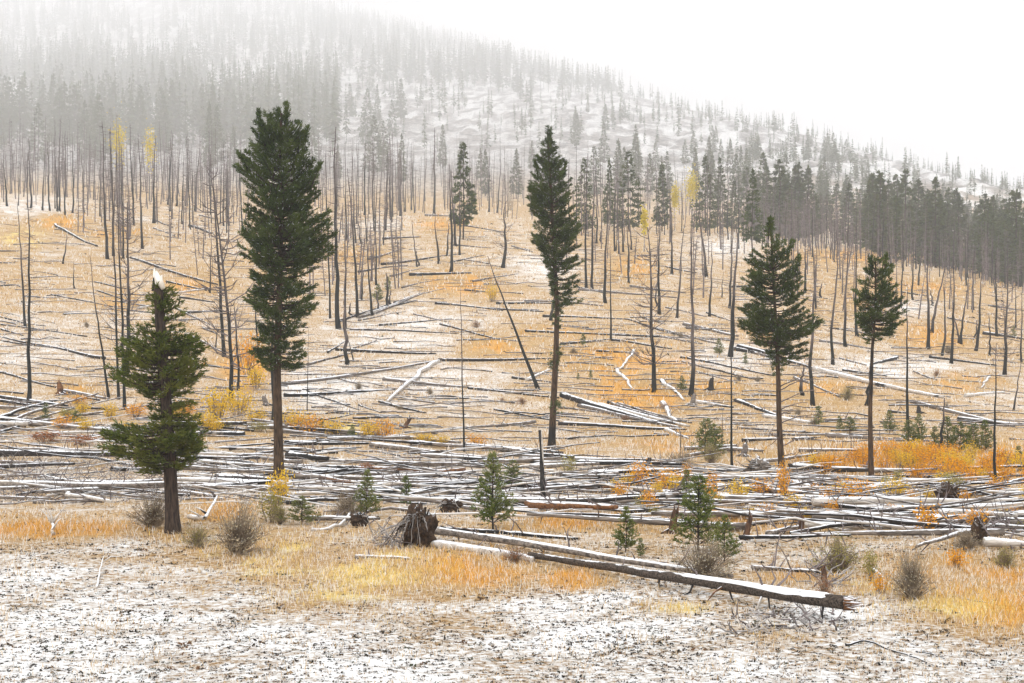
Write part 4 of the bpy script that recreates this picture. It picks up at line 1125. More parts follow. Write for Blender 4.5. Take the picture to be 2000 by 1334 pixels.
def rootwad(px, py, wpx, hpx, label, nroots=16, name="upturned_root", tilt=0.0, soil='soil', droop=True):
    B = hit(px, py); s = B[1] / F; w, h_ = wpx * s, hpx * s
    root = thing(name, label, "stump", B)
    nu_, nv_ = 34, 24
    th = np.linspace(0, 2 * np.pi, nu_, endpoint=False); ph = np.linspace(0.02, np.pi - 0.02, nv_)
    X = np.outer(np.sin(ph), np.cos(th)); Yy = np.outer(np.sin(ph), np.sin(th)); Z = np.outer(np.cos(ph), np.ones(nu_))
    k = 1 + 1.15 * fbm(X * 2.2 + Yy * 1.3 + rng.uniform(0, 50), Z * 2.2 + Yy, 4, 61) + 1.0 * fbm(X * 6 + 9, Z * 6 + Yy * 5, 3, 62)
    Vv = np.stack([X * k * w * 0.5 + tilt * Z * w * .3, Yy * k * w * 0.32, (Z * k + 0.80) * h_ * 0.5], -1).reshape(-1, 3)
    i_ = np.arange(nv_ - 1)[:, None] * nu_; j_ = np.arange(nu_)[None, :]; j2 = (j_ + 1) % nu_
    mb = MB(); mb.add(Vv, None, np.stack([i_ + j_, i_ + j2, i_ + nu_ + j2, i_ + nu_ + j_], -1).reshape(-1, 4))
    plate = link("soil_plate", mb.mesh("soil_plate", M[soil]), root)
    for q in range(nroots):
        a0 = rng.uniform(0.1, np.pi - 0.1) if not droop else rng.uniform(0.35 * np.pi, 1.05 * np.pi)
        st_ = np.array([math.cos(a0) * w * .35, rng.uniform(-.35, -.1) * w, h_ * (0.45 + .45 * math.sin(a0) * rng.uniform(.5, 1))])
        out = np.array([math.cos(a0) * w * rng.uniform(.4, 1.15), rng.uniform(-.5, .05) * w, 0])
        e = st_ + out; e[2] = max(0.0, h_ * rng.uniform(-.1, .5)) if droop else st_[2] + h_ * rng.uniform(-.1, .55)
        m1 = st_ + out * 0.45; m1[2] = st_[2] + h_ * rng.uniform(0.0, .16)
        t = np.linspace(0, 1, 8)[:, None]
        C = (1 - t) ** 2 * st_ + 2 * t * (1 - t) * m1 + t ** 2 * e; C[1:-1] += rng.normal(0, .018 * w, (6, 3))
        mb = MB(); r0 = rng.uniform(.016, .038) * max(w, .6); mb.tube(C, np.linspace(r0, r0 * .25, 8), 5)
        link("root", mb.mesh("root", M['twig_grey'] if rng.random() < .6 else M['soil'], True), plate)
    return root
rootwad(818, 1068, 62, 78, "upturned root plate of dark soil with grey roots trailing down one side", 40)
rootwad(880, 1000, 40, 26, "small dark upturned root behind the young green pine", 8)
rootwad(1480, 930, 40, 34, "weathered grey root ball by the broad fir's foot", 14, soil='log', droop=False)
rootwad(1852, 985, 44, 46, "black spiky upturned root where the slanting log starts", 16, droop=False)
rootwad(1912, 1066, 26, 52, "snow-capped dark stump root at the foot of the slanting pole", 8, droop=False)
rootwad(700, 1028, 30, 26, "burnt knobbly root lying beside white driftwood-like limb", 8, droop=False)

def stump(px, py, wpx, hpx, mat, label, lean=0.0, jag=True):
    B = hit(px, py); s = B[1] / F; w, h_ = wpx * s, hpx * s
    root = thing("burnt_stump", label, "stump", B, "burnt stumps")
    z = np.array([-.1, 0.0, .12, .35, .6, .82, 1.0]) * h_; t = np.linspace(0, 1, 7)
    mb = MB(); mb.tube(np.stack([lean * z + rng.normal(0, .02, 7) * w, 0 * z, z], 1), w * .5 * np.array([1.35, 1.2, 1.0, .85, .8, .7, .45]), 9)
    link("trunk", mb.mesh("trunk", M[mat], True), root)
    if jag:
        for q in range(3):
            b0 = np.array([lean * h_ + rng.uniform(-.25, .25) * w, rng.uniform(-.2, .2) * w, h_ * .85]); mb = MB()
            mb.tube(np.array([b0, b0 + [rng.uniform(-.2, .2) * w, 0, h_ * rng.uniform(.15, .5)]]), [w * .16, .004], 5); link("splinter", mb.mesh("splinter", M[mat]), root)
    for q in range(4):
        th = q * 1.57 + rng.uniform(-.4, .4); e = np.array([math.cos(th), math.sin(th), 0]) * w * rng.uniform(.9, 1.6); mb = MB()
        mb.tube(np.array([[0, 0, .22 * h_], e * .6 + [0, 0, .06 * h_], e + [0, 0, -.04]]), [w * .22, w * .14, w * .04], 5); link("root", mb.mesh("root", M[mat], True), root)
stump(1452, 892, 14, 26, 'log_hill', "grey broken stump with splayed roots behind the fallen logs", .2)
stump(520, 792, 12, 18, 'log_hill', "grey stump by the yellow shrubs, next to the tallest fir", -.3)
stump(118, 770, 14, 24, 'log_rust', "small brown splintered stump at a log's end on the open slope", -.1)
stump(1312, 1042, 18, 46, 'stump', "reddish-black rotten stump left of the bushy young pines", 0.15)
stump(1455, 1054, 14, 48, 'stump', "rust-brown leaning stump where the slim log starts", 0.25)
stump(1795, 807, 10, 14, 'char', "small jet black stump on the straw slope behind the snag row", -.1, False)
stump(1564, 1042, 13, 34, 'stump', "brown shard-like stump at the pale log's end", 0.1)
stump(1262, 918, 14, 24, 'char', "dark stump with a horn-like splinter behind the orange sapling", 0.3)
stump(790, 836, 10, 20, 'stump', "small slanting brown stump beside the bright yellow shrubs", 0.6)
stump(1352, 792, 12, 22, 'log', "grey stump at the foot of the straight burnt snag", 0.2)
stump(1388, 762, 12, 24, 'char', "dark stump with a pale fallen limb on the straw slope", 0.1)
stump(1610, 1140, 14, 30, 'stump', "crumbling red-brown stump behind the broken end of the front log", -.05)

def limbwood(pts, r0, label, mat='log_pale', side=(), name="bleached_limb", dz=None, snow=True):
    """bleached branch piece; points are (x, y in the photograph, height above ground in px)"""
    W = []
    for (px, py, up) in pts:
        q = hit(px, py); W.append([q[0], q[1], q[2] + up * q[1] / F])
    W = np.array(W); org = W[0].copy()
    rt = thing(name, label, "branch", org)
    t = np.linspace(0, len(W) - 1, 4 * (len(W) - 1) + 1); C = np.stack([np.interp(t, np.arange(len(W)), W[:, q]) for q in range(3)], 1) - org
    C[1:-1] += rng.normal(0, r0 * .35, (len(C) - 2, 3)); C[:, 2] += r0 * .8
    mb = MB(); mb.tube(C, np.linspace(r0, r0 * .4, len(C)), 7); link("stem", mb.mesh("stem", M[mat], True), rt)
    for (f, dx, dy, dz_) in side:
        c0 = C[int(f * (len(C) - 1))]; e = c0 + np.array([dx, dy, dz_]); mb = MB()
        mb.tube(np.array([c0, (c0 + e) / 2 + rng.normal(0, .03, 3), e]), [r0 * .6, r0 * .4, r0 * .12], 5); link("side_branch", mb.mesh("side_branch", M[mat], True), rt)
    return rt
limbwood([(368,1012,0),(400,1018,2),(418,998,14),(424,990,18)], .06, "white forked deadwood curling up beside the broken-topped pine's foot", side=[(.3,-.3,.05,.18),(.45,-.35,.1,.2)])
limbwood([(610,1038,0),(665,1032,2),(684,1012,8),(692,1000,14)], .05, "white crooked limb in the grass left of the upturned root", side=[(.5,-.3,-.1,.03)])
limbwood([(104,1046,0),(102,1040,18),(98,1040,40)], .045, "whitish forked dead sapling standing at the clearing's edge", 'log_pale', side=[(.4,-.28,0,.35),(.45,.3,0,.4),(.6,-.15,.05,.3),(.6,.2,.1,.25),(.2,.22,0,.3)])
limbwood([(188,1150,0),(196,1120,6),(203,1102,14)], .02, "short pale stick poking from the snow with one side twig", 'log_pale', side=[(.5,.25,.1,.12),(.8,.3,.1,.1)])
limbwood([(1652,1262,0),(1690,1256,3),(1770,1282,2),(1810,1296,0)], .016, "thin dark twig lying on the snow in the near corner", 'log_char')
limbwood([(1790,1274,0),(1820,1282,4),(1845,1288,0)], .01, "fine dark twig curl on the snow beside a longer twig", 'log_char')
limbwood([(1876,1170,0),(1936,1180,0)], .014, "straight brown stick on the snow patch by the round bush", 'log')
limbwood([(1700,1112,3),(1725,1132,0)], .035, "short white branch sticking out under the yellow-leaved sapling")
# grey brush tangle in the windfall belt
br = MB()
def brush(n, pxr, pyr, lr=(.5, 1.5)):
    for i in range(n):
        a = hit(rng.uniform(*pxr), rng.uniform(*pyr)); th = rng.uniform(0, 6.28); L_ = rng.uniform(*lr); el_ = rng.uniform(0.05, .9)
        dv = np.array([math.cos(th) * math.cos(el_), math.sin(th) * math.cos(el_) * .7, math.sin(el_)]); t = np.linspace(0, 1, 5)[:, None]
        P_ = a + dv * L_ * t + np.array([0, 0, .35 * rng.uniform(-1, .6)]) * L_ * (t ** 2); P_[:, 2] = np.maximum(P_[:, 2], ground(P_[:, 0], P_[:, 1]) + .01)
        P_[1:] += rng.normal(0, .03 * L_, (4, 3)); br.tube(P_, np.linspace(.016, .004, 5), 4, int(rng.integers(0, 2)), cap=False)
brush(330, (-20, 340), (905, 985)); brush(130, (350, 620), (930, 985), (.3, .9)); brush(90, (1150, 1420), (930, 990), (.3, .9)); brush(90, (1700, 2020), (960, 1050), (.4, 1.1))
brush(80, (720, 830), (1030, 1075), (.3, .8)); brush(80, (1420, 1640), (1200, 1240), (.1, .32)); brush(60, (1580, 1640), (1100, 1150), (.2, .7)); brush(70, (320, 480), (560, 640), (.6, 1.8))
tag(link("dead_brush", br.mesh("dead_brush", [M['twig_grey'], M['twig']])), "grey dead branches tangled among the fallen logs", None, None, "stuff")

# ---------------------------------------------------------------- shrubs, saplings
def twig_bush_mesh(seed, leaf, n=260, nl=700, ball=1.0):
    """unit bush 1 m wide, 0.7 m high"""
    r = np.random.default_rng(seed); tw = MB(); tips = []
    for i in range(n):
        th = r.uniform(0, 6.28); el_ = r.uniform(.15, 1.5); R_ = (.26 + .22 * r.random() + .10 * math.sin(2.3 * th + seed)) * (1 if r.random() < .85 else 1.2)
        e = np.array([math.cos(th) * math.cos(el_) * R_, math.sin(th) * math.cos(el_) * R_, math.sin(el_) * R_ * 1.45])
        b0 = np.array([math.cos(th), math.sin(th), 0]) * r.uniform(0, .08); m_ = (b0 + e) / 2 + np.array([0, 0, .07]) + r.normal(0, .03, 3)
        tw.tube(np.array([b0, m_, e]), [.006, .004, .0018], 3, cap=False); tips.append((m_, e))
        for q in range(2):
            f = r.uniform(.3, 1); c = m_ * (1 - f) + e * f; tw.tube(np.array([c, c + r.normal(0, .06, 3) + [0, 0, .04]]), [.003, .0012], 3, cap=False)
    lf = MB(); ar = np.array([a_ * (1 - f) + b_ * f for (a_, b_), f in zip([tips[q] for q in r.integers(0, n, nl)], r.uniform(.2, 1.1, nl))]) + r.normal(0, .03, (nl, 3))
    tufts(lf, ar, rdir(nl), .028, 2, .3, 1.0)
    return tw.mesh("bush_twigs", M['bush_twig']), lf.mesh("bush_leaves", leaf)
BUSH = {'grey': [twig_bush_mesh(900 + i, M['leaf_grey']) for i in range(3)], 'olive': [twig_bush_mesh(910 + i, M['leaf_olive'], 160, 1100) for i in range(2)],
        'rust': [twig_bush_mesh(920, M['leaf_rust'], 160, 900)]}
def bush(px, py, wpx, hpx, kind, label, group=None):
    B = hit(px, py); s = B[1] / F; v = BUSH[kind]; tm, lm = v[rng.integers(len(v))]
    rt = thing("twiggy_bush", label, "bush", B, group); rt.scale = (wpx * s * rng.uniform(.85, 1.15), wpx * s * rng.uniform(.7, 1.1), hpx * s / .7); rt.rotation_euler = (rng.normal(0, .1), rng.normal(0, .14), rng.choice([0, math.pi]) + rng.normal(0, .4))
    tag(link("twigs", tm, rt), None, None, None, "stuff"); link("leaves", lm, rt); return rt
bush(462, 1082, 140, 105, 'grey', "large round grey-brown twiggy bush right of the broken-topped pine")
bush(385, 1068, 80, 42, 'olive', "low straw-olive bush at the broken-topped pine's foot")
bush(300, 1030, 110, 62, 'grey', "pale sage bush just left of the broken-topped pine's trunk")
bush(1782, 1170, 116, 96, 'grey', "ball-shaped brown twiggy bush at the edge of the orange grass")
bush(1372, 1135, 160, 84, 'grey', "wide sage-grey bush spreading below the bushy young pines")
bush(1640, 1118, 130, 70, 'olive', "loose straw-coloured bush behind the front log's broken end")
bush(1330, 918, 90, 38, 'grey', "low dark grey bush on the straw flat under the slope")
bush(1005, 1100, 66, 32, 'rust', "low reddish-purple bush against the pale root trunk")
bush(680, 1012, 110, 50, 'grey', "greyish bush behind the white crooked limb")
bush(545, 1024, 60, 40, 'olive', "small olive bush at the tallest fir's foot")
bush(1610, 1165, 44, 40, 'rust', "dry red-leaved sprig behind the front log's broken end")
bush(1655, 782, 38, 30, 'olive', "yellow-green round bush alone on the straw slope near the round-topped fir")
bush(1890, 1075, 90, 40, 'grey', "brown leafless bush under the slanting pole")
bush(1960, 1110, 80, 46, 'olive', "olive bush at the outer edge of the orange grass")
bush(1390, 905, 60, 44, 'olive', "pale green bush beside the dark young pine clump")
bush(1850, 690, 30, 18, 'grey', "small grey shrub among leaning snags on the slope")
for i, (px, py) in enumerate([(980,785),(1020,790),(1300,800),(1445,742),(1480,745),(1560,810),(1830,735),(1850,800),(840,770),(700,760),(930,640),(170,640),(1330,660),(1530,690),(780,800),(1220,820),(1120,690),(1700,770),(1590,830)]):
    bush(px, py, rng.uniform(14, 30), rng.uniform(8, 15), 'grey' if rng.random() < .7 else 'rust', "tiny brown tuft of brush dotted on the open straw slope", "tiny brush tufts on the slope")

def leafy_mesh(seed, leaf, n=14, nl=300, w=.5, h_=1.0, size=.066):
    """unit leafy sapling clump 1 m high"""
    r = np.random.default_rng(seed); tw, lf = MB(), MB(); pts = []
    for i in range(n):
        th = r.uniform(0, 6.28); R_ = w * .5 * math.sqrt(r.random()); hh = h_ * r.uniform(.55, 1)
        b0 = np.array([math.cos(th), math.sin(th), 0]) * R_ * .35; e = np.array([math.cos(th) * R_, math.sin(th) * R_, hh])
        m_ = (b0 + e) / 2 + r.normal(0, .03, 3); tw.tube(np.array([b0, m_, e]), [.011, .008, .003], 4, cap=False); pts.append((b0, e))
    sel = r.integers(0, n, nl); f = r.uniform(.18, 1.0, nl) ** .8
    C = np.array([pts[q][0] * (1 - k) + pts[q][1] * k for q, k in zip(sel, f)]) + r.normal(0, 1, (nl, 3)) * np.array([.13, .13, .07]); C[:, 2] = np.clip(C[:, 2], .04, None)
    tufts(lf, C, rdir(nl), size, 2, .36, 1.0)
    return tw.mesh("sapling_stems", M['bush_twig']), lf.mesh("sapling_leaves", leaf)
LEAFY = {'orange': [leafy_mesh(940 + i, M['leaf_orange'], w=[.4, .6, .8][i]) for i in range(3)], 'yellow': [leafy_mesh(950 + i, M['leaf_yellow'], w=[.7, 1.0][i], n=22, nl=460) for i in range(2)],
         'olive': [leafy_mesh(960, M['leaf_olive'], w=.8, nl=420)], 'rust': [leafy_mesh(965, M['leaf_rust'], w=.8, nl=420)]}
def leafy(px, py, wpx, hpx, kind, label, group=None):
    B = hit(px, py); s = B[1] / F; v = LEAFY[kind]; tm, lm = v[rng.integers(len(v))]
    rt = thing("leafy_sapling", label, "shrub", B, group); k = hpx * s; kw = wpx * s / {'orange': .6, 'yellow': .85, 'olive': .8, 'rust': .8}[kind]
    rt.scale = (kw, kw, k); rt.rotation_euler = (0, 0, rng.uniform(0, 6.28))
    link("stems", tm, rt); link("leaves", lm, rt); return rt
ONE = [
 (1248,955,34,60,'orange',"bright orange sapling in front of the dark horned stump"),(1212,985,26,50,'orange',"orange-yellow sapling leaning out of the log belt, lower left of the brightest one"),
 (1290,960,34,50,'orange',"amber sapling between the brightest orange one and the bushy young pine"),(1268,1000,30,50,'orange',"thin rusty orange sapling behind the small young pine"),
 (1386,985,28,56,'orange',"orange sapling just behind the bushy young pine's tip"),(1440,985,44,50,'yellow',"golden sapling next to the bushy young pine"),(1485,970,40,40,'orange',"low orange sapling among pale logs near the broad fir"),
 (1530,985,26,95,'orange',"tall narrow amber sapling at the broad fir's foot"),(1548,1000,40,40,'yellow',"yellow-green sapling under the tall narrow amber one"),(1620,990,28,44,'orange',"rust-orange sapling amid pale logs, midway to round-topped fir"),
 (1625,1012,24,40,'orange',"small rusty sapling just below its twin amid pale logs"),(1672,992,46,62,'orange',"full golden-orange sapling left of the round-topped fir's foot"),(1748,972,46,40,'yellow',"yellow sapling right of the round-topped fir's foot"),
 (1505,1015,36,34,'orange',"low rusty sapling below the golden saplings"),(1812,1042,54,62,'orange',"orange-brown sapling in front of the black log"),(1905,1030,46,40,'orange',"rusty sapling beside the snow-capped dark stump"),
 (1700,1130,34,60,'olive',"yellow-green leafy sprig left of the ball-shaped bush"),(1720,1160,30,44,'orange',"orange sprig hugging the ball-shaped bush"),(1870,1110,40,44,'orange',"faded orange sprig under the slanting pole"),
 (545,985,46,75,'yellow',"yellow shrub at the tallest fir's foot"),(528,1020,50,66,'olive',"lime-yellow shrub in the grass below the tallest fir"),
 (425,820,60,66,'yellow',"big golden shrub between broken-topped pine and reddish snag"),(465,812,50,58,'yellow',"golden shrub at the reddish snag's foot"),(405,842,50,40,'yellow',"low golden shrub touching the broken-topped pine's branches"),
 (500,828,36,34,'yellow',"small golden shrub left of the tallest fir's trunk"),(575,842,46,46,'yellow',"golden shrub right of the tallest fir's trunk"),(610,848,50,40,'orange',"amber shrub, second right of the tallest fir's trunk"),
 (648,850,40,34,'yellow',"pale golden shrub, third right of the tallest fir's trunk"),(722,858,44,40,'yellow',"bright golden shrub in the row above the log belt, larger of a pair"),(756,858,40,42,'orange',"glowing orange shrub of the pair above the log belt"),
 (830,866,50,22,'yellow',"low yellow shrub above the log belt beside the orange pair"),(865,868,36,20,'yellow',"faint low yellow shrub at the row's end above the belt"),(935,872,34,26,'orange',"lone amber shrub by the very thin grey pole"),
 (485,735,36,90,'orange',"tall rusty orange shrub behind the reddish snag"),(500,760,40,50,'yellow',"yellow shrub on the slope left of the tallest fir"),(215,820,30,36,'yellow',"small yellow shrub behind the broken-topped pine's lower branches"),
 (265,815,40,30,'orange',"amber shrub half hidden behind the broken-topped pine"),(962,590,20,38,'yellow',"small yellow shrub on the slope behind the leaning pole"),(150,790,30,20,'orange',"low orange shrub under the stump-ended log"),
 (718,925,30,24,'rust',"rusty dead sprig in the middle of the log belt"),(85,865,60,26,'rust',"rust-brown brush among logs, outer side of the belt"),(165,870,60,24,'rust',"rust-brown brush nearer the broken-topped pine"),(1110,930,30,44,'olive',"olive sprig beside the charred post"),
]
for px, py, w_, h_, kd, lab in ONE: leafy(px, py, w_, h_, kd, lab, "autumn shrubs")
for i in range(34):
    px = rng.uniform(1190, 2010); py = np.interp(px, *zip(*UPB)) + rng.uniform(15, 105)
    leafy(px, py, rng.uniform(16, 34), rng.uniform(18, 42), rng.choice(['orange', 'orange', 'yellow', 'olive']), "small wispy autumn sapling threaded between logs in the belt's outer half", "wispy saplings among the logs")
for i in range(16):
    px = rng.uniform(20, 700); py = np.interp(px, *zip(*UPB)) + rng.uniform(-6, 30)
    leafy(px, py, rng.uniform(20, 40), rng.uniform(14, 30), rng.choice(['yellow', 'yellow', 'orange', 'olive']), "small wispy autumn sapling along the belt's upper rim near the tallest fir", "wispy saplings on the belt rim")
for i in range(74):
    px = rng.uniform(1590, 2030); top = np.interp(px, [1590, 1750, 1880, 2030], [905, 880, 890, 910]); py = rng.uniform(top + 8, np.interp(px, [1590, 2030], [925, 955]))
    if px < 1720 and rng.random() < .5: continue
    leafy(px, py, rng.uniform(22, 46), rng.uniform(24, 44), 'orange' if rng.random() < .8 else 'yellow', "orange shrub in the glowing thicket between round-topped fir and the edge", "orange thicket")

def young_mesh(seed, h_=1.0, w=.42):
    """unit young pine 1 m high"""
    r = np.random.default_rng(seed); tr, cr = MB(), MB(); z = np.linspace(-.03, .97, 6)
    tr.tube(np.stack([.01 * np.sin(z * 5), 0 * z, z], 1), np.linspace(.017, .004, 6), 5)
    zz = .1
    while zz < .97:
        f = (zz - .1) / .87; nb = int(r.integers(5, 8)); ln0 = w * (1 - f) ** .75 * .62 + .035
        for i in range(nb):
            th = r.uniform(0, 6.28); ln = ln0 * r.uniform(.65, 1.1); e = np.array([math.cos(th) * ln, math.sin(th) * ln, zz + ln * r.uniform(.15, .6)]); a = np.array([0, 0, zz])
            tr.tube(np.array([a, e]), [.006, .002], 3, cap=False)
            k = max(4, int(ln * 42)); t = r.uniform(.2, 1.05, (k, 1)); C = a * (1 - t) + e * t + r.normal(0, .014, (k, 3))
            tufts(cr, C, unit(np.repeat(unit(e - a)[None], k, 0) + [0, 0, .35]), .062, 5, .12, .8)
        zz += r.uniform(.05, .085)
    return tr.mesh("young_trunk", M['bark_dark'], True), cr.mesh("young_crown", M['needle_young'])
YNG = [young_mesh(980 + i, 1, [.42, .55, .36, .65, .5][i]) for i in range(5)]
def young(px, py, hpx, wide, label, vi=0, group="young pines"):
    B = hit(px, py); s = B[1] / F; tm, cm = YNG[vi % 5]; rt = thing("young_pine", label, "young pine", B, group)
    rt.scale = (hpx * s * wide, hpx * s * wide, hpx * s); rt.rotation_euler = (rng.normal(0, .03), rng.normal(0, .03), rng.uniform(0, 6.28))
    link("trunk", tm, rt); link("crown", cm, rt)
YP = [(963,1036,148,.85,"slim young green pine standing clear in front of the log belt",1),(1000,958,60,1.1,"dark low young pine behind the slim clear-standing one",3),(716,1012,92,.9,"young green pine beside the white crooked limb",1),
 (795,990,62,.9,"small conical young pine above the upturned root",0),(1364,1078,150,1.0,"bushiest young green pine, centre of the sage bush",3),(1415,1098,90,1.0,"smaller young pine at the bushiest one's outer side",1),
 (1222,1080,88,.9,"young pine growing by the rusty stump, before the orange saplings",1),(1252,1090,40,.9,"tiny pine at the foot of the young pine by the stump",0),(590,1025,56,1.6,"squat young pine spreading in yellow grass below the tallest fir",3),
 (1376,890,74,1.1,"young pine in the clump right of the fallen log pile, taller",4),(1398,880,52,1.2,"young pine in the clump right of the fallen log pile, shorter",3),(1395,895,40,1.4,"low spreading young pine hugging the clump by the log pile",3),
 (1600,832,40,1.0,"small young pine beside the burnt snag near the broad fir",0),(1640,842,30,1.1,"sparse little pine behind the round-topped fir, inner side",2),(1660,846,32,1.5,"rounded little pine behind the round-topped fir",3),(1738,848,44,1.1,"young pine just outside the round-topped fir's trunk",1),
 (1775,868,48,1.2,"first young pine of the green thicket above the orange shrubs",3),(1795,866,56,.9,"second, tallest-tipped young pine of the thicket above the orange shrubs",1),(1825,880,48,1.0,"third young pine of the thicket, by the leaning black post",0),
 (1850,882,70,.9,"fourth young pine of the thicket, behind the black post",4),(1875,886,62,1.1,"fifth young pine of the thicket, darkest",3),(1900,884,58,1.2,"sixth young pine of the thicket above the orange shrubs",4),(1925,884,62,1.0,"last young pine of the thicket, by the slim bare pole",1),
 (1990,910,40,1.0,"small young pine beyond the thicket at the edge",0),(1139,676,26,1.0,"tiny green pine on the straw slope above the pale log",0),(1154,740,18,1.0,"tiniest green seedling beside its twin on the orange patch",2),(1129,742,14,1.0,"seedling twin on the orange patch",0),
 (1405,694,32,1.0,"small pine beside the thick burnt snag, upper of two",1),(1456,712,24,.9,"small pine below the grey log pile, lower of two",0),(1333,765,30,1.0,"small pine at the foot of the straight burnt snag",1),(688,858,28,1.1,"small pine in the golden shrub row",1),
 (628,842,26,1.0,"tiny pine between golden shrubs",0),(88,822,36,.9,"small pine under the crossing poles of the belt",0),(150,826,24,1.8,"flat spreading little pine under the crossing poles",3),(1980,660,24,1.0,"tiny pine by the branchy snag on the slope",0),(1340,985,70,.8,"thin young pine tip rising behind the bushiest one",0),
 (738,590,34,1.0,"small green pine between short charred stubs",1),(758,570,30,1.0,"green pine tuft just behind the short charred stubs",0)]
for px, py, h_, wd, lab, vi in YP: young(px, py, h_, wd, lab, vi)

# ---------------------------------------------------------------- grass and litter
gb = MB()
ROWLUT = ROWM
def grass(n, rowr, hgt, wid, pxr=(-60, 2060), zone=None, cmin=0.0):
    px = rng.uniform(*pxr, n); py = rng.uniform(*rowr, n)
    if zone is not None:
        ok = zone(px, py); px, py = px[ok], py[ok]; n = len(px)
    B = hits(px, py); d = B[:, 1]; s = d / F
    pn = np.clip(.85 + 3.2 * fbm(B[:, 0] / 1.1, B[:, 1] / 2.4, 4, 81), .05, 1.4)
    o_ = blob(px, py, ORANGE) * pn; y_ = blob(px, py, YELLOW) * pn; sn = blob(px, py, SNOWY)
    h_ = hgt * s * rng.uniform(.5, 1.4, n) * (1 + .6 * o_ + .5 * y_); w_ = wid * s * rng.uniform(.7, 1.3, n)
    th = rng.uniform(0, 6.28, n); side = np.stack([np.cos(th), np.sin(th), 0 * th], 1)
    lean = np.stack([rng.normal(0, .45, n), rng.normal(0, .45, n), np.ones(n)], 1)
    tip = B + lean * h_[:, None]
    mid = B + lean * h_[:, None] * np.array([.35, .35, .55])
    V_ = np.stack([B - side * w_[:, None] * .5 - [0, 0, .02], B + side * w_[:, None] * .5 - [0, 0, .02], mid + side * w_[:, None] * .4, tip, mid - side * w_[:, None] * .4], 1).reshape(-1, 3)
    b0 = np.arange(n)[:, None] * 5
    straw = np.array([.74, .54, .30]); dark = np.array([.40, .255, .13]); org_ = np.array([.76, .42, .09]); yel = np.array([.86, .64, .22]); fro = np.array([.86, .82, .76])
    k = rng.random((n, 1)); c = straw * k + dark * (1 - k); c = np.where(rng.random((n, 1)) < .38, fro, c)
    c = np.where(rng.random((n, 1)) < np.clip(o_ * .75, 0, 1)[:, None], org_ * rng.uniform(.6, 1.15, (n, 1)), c)
    c = np.where(rng.random((n, 1)) < np.clip(y_ * .7, 0, 1)[:, None], yel * rng.uniform(.65, 1.15, (n, 1)), c)
    gb.add(V_, np.concatenate([b0 + [0, 1, 2], b0 + [0, 2, 4], b0 + [2, 3, 4]]), None, 0, np.repeat(c, 5, 0))
dens = lambda px, py: rng.random(len(px)) < np.clip(.22 + blob(px, py, ORANGE) + blob(px, py, YELLOW) - .7 * blob(px, py, SNOWY) + 1.1 * fbm(px / 60, py / 25, 3, 71), .04, 1)
grass(140000, (1000, 1360), 9, 1.1, zone=dens)
grass(36000, (1000, 1200), 8, 1.2, zone=lambda px, py: rng.random(len(px)) < blob(px, py, ORANGE) + blob(px, py, YELLOW))
grass(60000, (860, 1010), 8, 1.4, zone=dens)
grass(100000, (400, 880), 5, 1.6, zone=lambda px, py: rng.random(len(px)) < np.clip(.35 + .6 * blob(px, py, ORANGE) - .4 * blob(px, py, SNOWY) + 1.2 * fbm(px / 70, py / 18, 3, 72), .05, 1))
tag(link("dry_grass", gb.mesh("dry_grass", M['grass'])), "straw, yellow and orange dry grass poking through thin snow", None, None, "stuff")

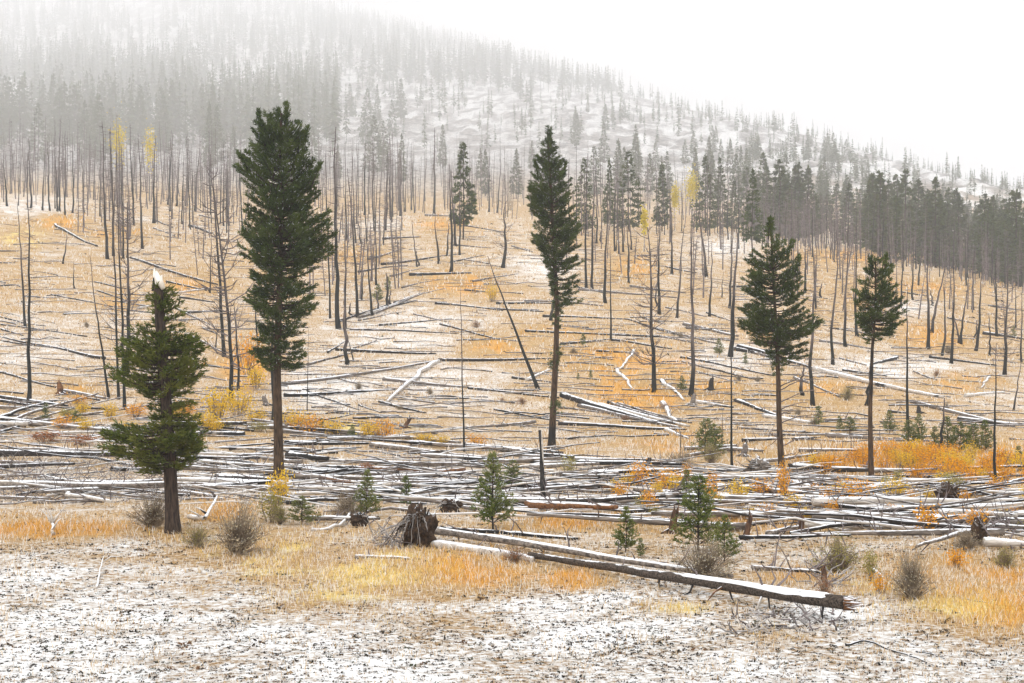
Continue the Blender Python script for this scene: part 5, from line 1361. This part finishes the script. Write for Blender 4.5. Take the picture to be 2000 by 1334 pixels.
lb = MB()
def litter(n, rowr, size, zone=None):
    px = rng.uniform(-60, 2060, n); py = rng.uniform(*rowr, n)
    if zone is not None:
        ok = zone(px, py); px, py = px[ok], py[ok]
    B = hits(px, py); n = len(B); k = 5
    s = B[:, 1] / F; sz = size * s * rng.uniform(.4, 1.3, n) * np.where(rng.random(n) < .08, 1.7, 1.0)
    C = np.repeat(B, k, 0) + rng.normal(0, 1, (n * k, 3)) * np.repeat(sz, k)[:, None] * [1.0, .7, .25]
    C[:, 2] = np.maximum(C[:, 2], np.repeat(B[:, 2], k) + .004); z3 = np.repeat(sz, k)[:, None] * rng.uniform(.5, 1.1, (n * k, 1))
    th = rng.uniform(0, 6.28, n * k); u_ = np.stack([np.cos(th), np.sin(th), rng.normal(0, .5, n * k)], 1); v_ = np.stack([-np.sin(th), np.cos(th), rng.normal(0, .5, n * k)], 1)
    V_ = np.stack([C - u_ * z3, C + v_ * z3 * .4, C + u_ * z3, C - v_ * z3 * .4], 1).reshape(-1, 3); q0 = np.arange(n * k)[:, None] * 4
    pal = np.array([[.030, .026, .022], [.07, .052, .036], [.06, .065, .035], [.16, .09, .05], [.28, .20, .12]])
    c = pal[rng.choice(5, n, p=[.42, .26, .12, .10, .10])]
    lb.add(V_, None, q0 + [0, 1, 2, 3], 0, np.repeat(c, k * 4, 0))
litter(19000, (1060, 1370), 3.3, lambda px, py: rng.random(len(px)) < np.clip(.45 + .9 * blob(px, py, SNOWY) - .6 * blob(px, py, YELLOW) - .5 * blob(px, py, ORANGE) + .8 * fbm(px / 90, py / 40, 3, 73), .08, 1))
litter(2600, (1210, 1290), 4.5, lambda px, py: rng.random(len(px)) < blob(px, py, [(1190, 1260, 130, 28, .9), (1560, 1215, 110, 24, .8), (960, 1270, 70, 30, .4)]))
litter(4500, (990, 1080), 3.0, lambda px, py: rng.random(len(px)) < .45)
litter(4500, (430, 860), 2.2, lambda px, py: rng.random(len(px)) < .5)
litter(5000, (860, 1070), 3.0, lambda px, py: rng.random(len(px)) < 1.6 * blob(px, py, [(338,1046,60,14,1),(545,950,36,9,1),(1077,880,30,9,1),(1527,926,30,8,1),(1702,941,28,8,1),(820,1070,70,12,1),(462,1082,70,10,.8)]))
litter(3000, (1090, 1250), 3.2, lambda px, py: rng.random(len(px)) < .9 * np.exp(-((py - (1108 + (px - 1040) * .18)) / 14) ** 2) * ((px > 1030) & (px < 1660)))
tag(link("leaf_litter", lb.mesh("leaf_litter", M['grass'])), "dark dead leaves and low plants speckling the snow", None, None, "stuff")
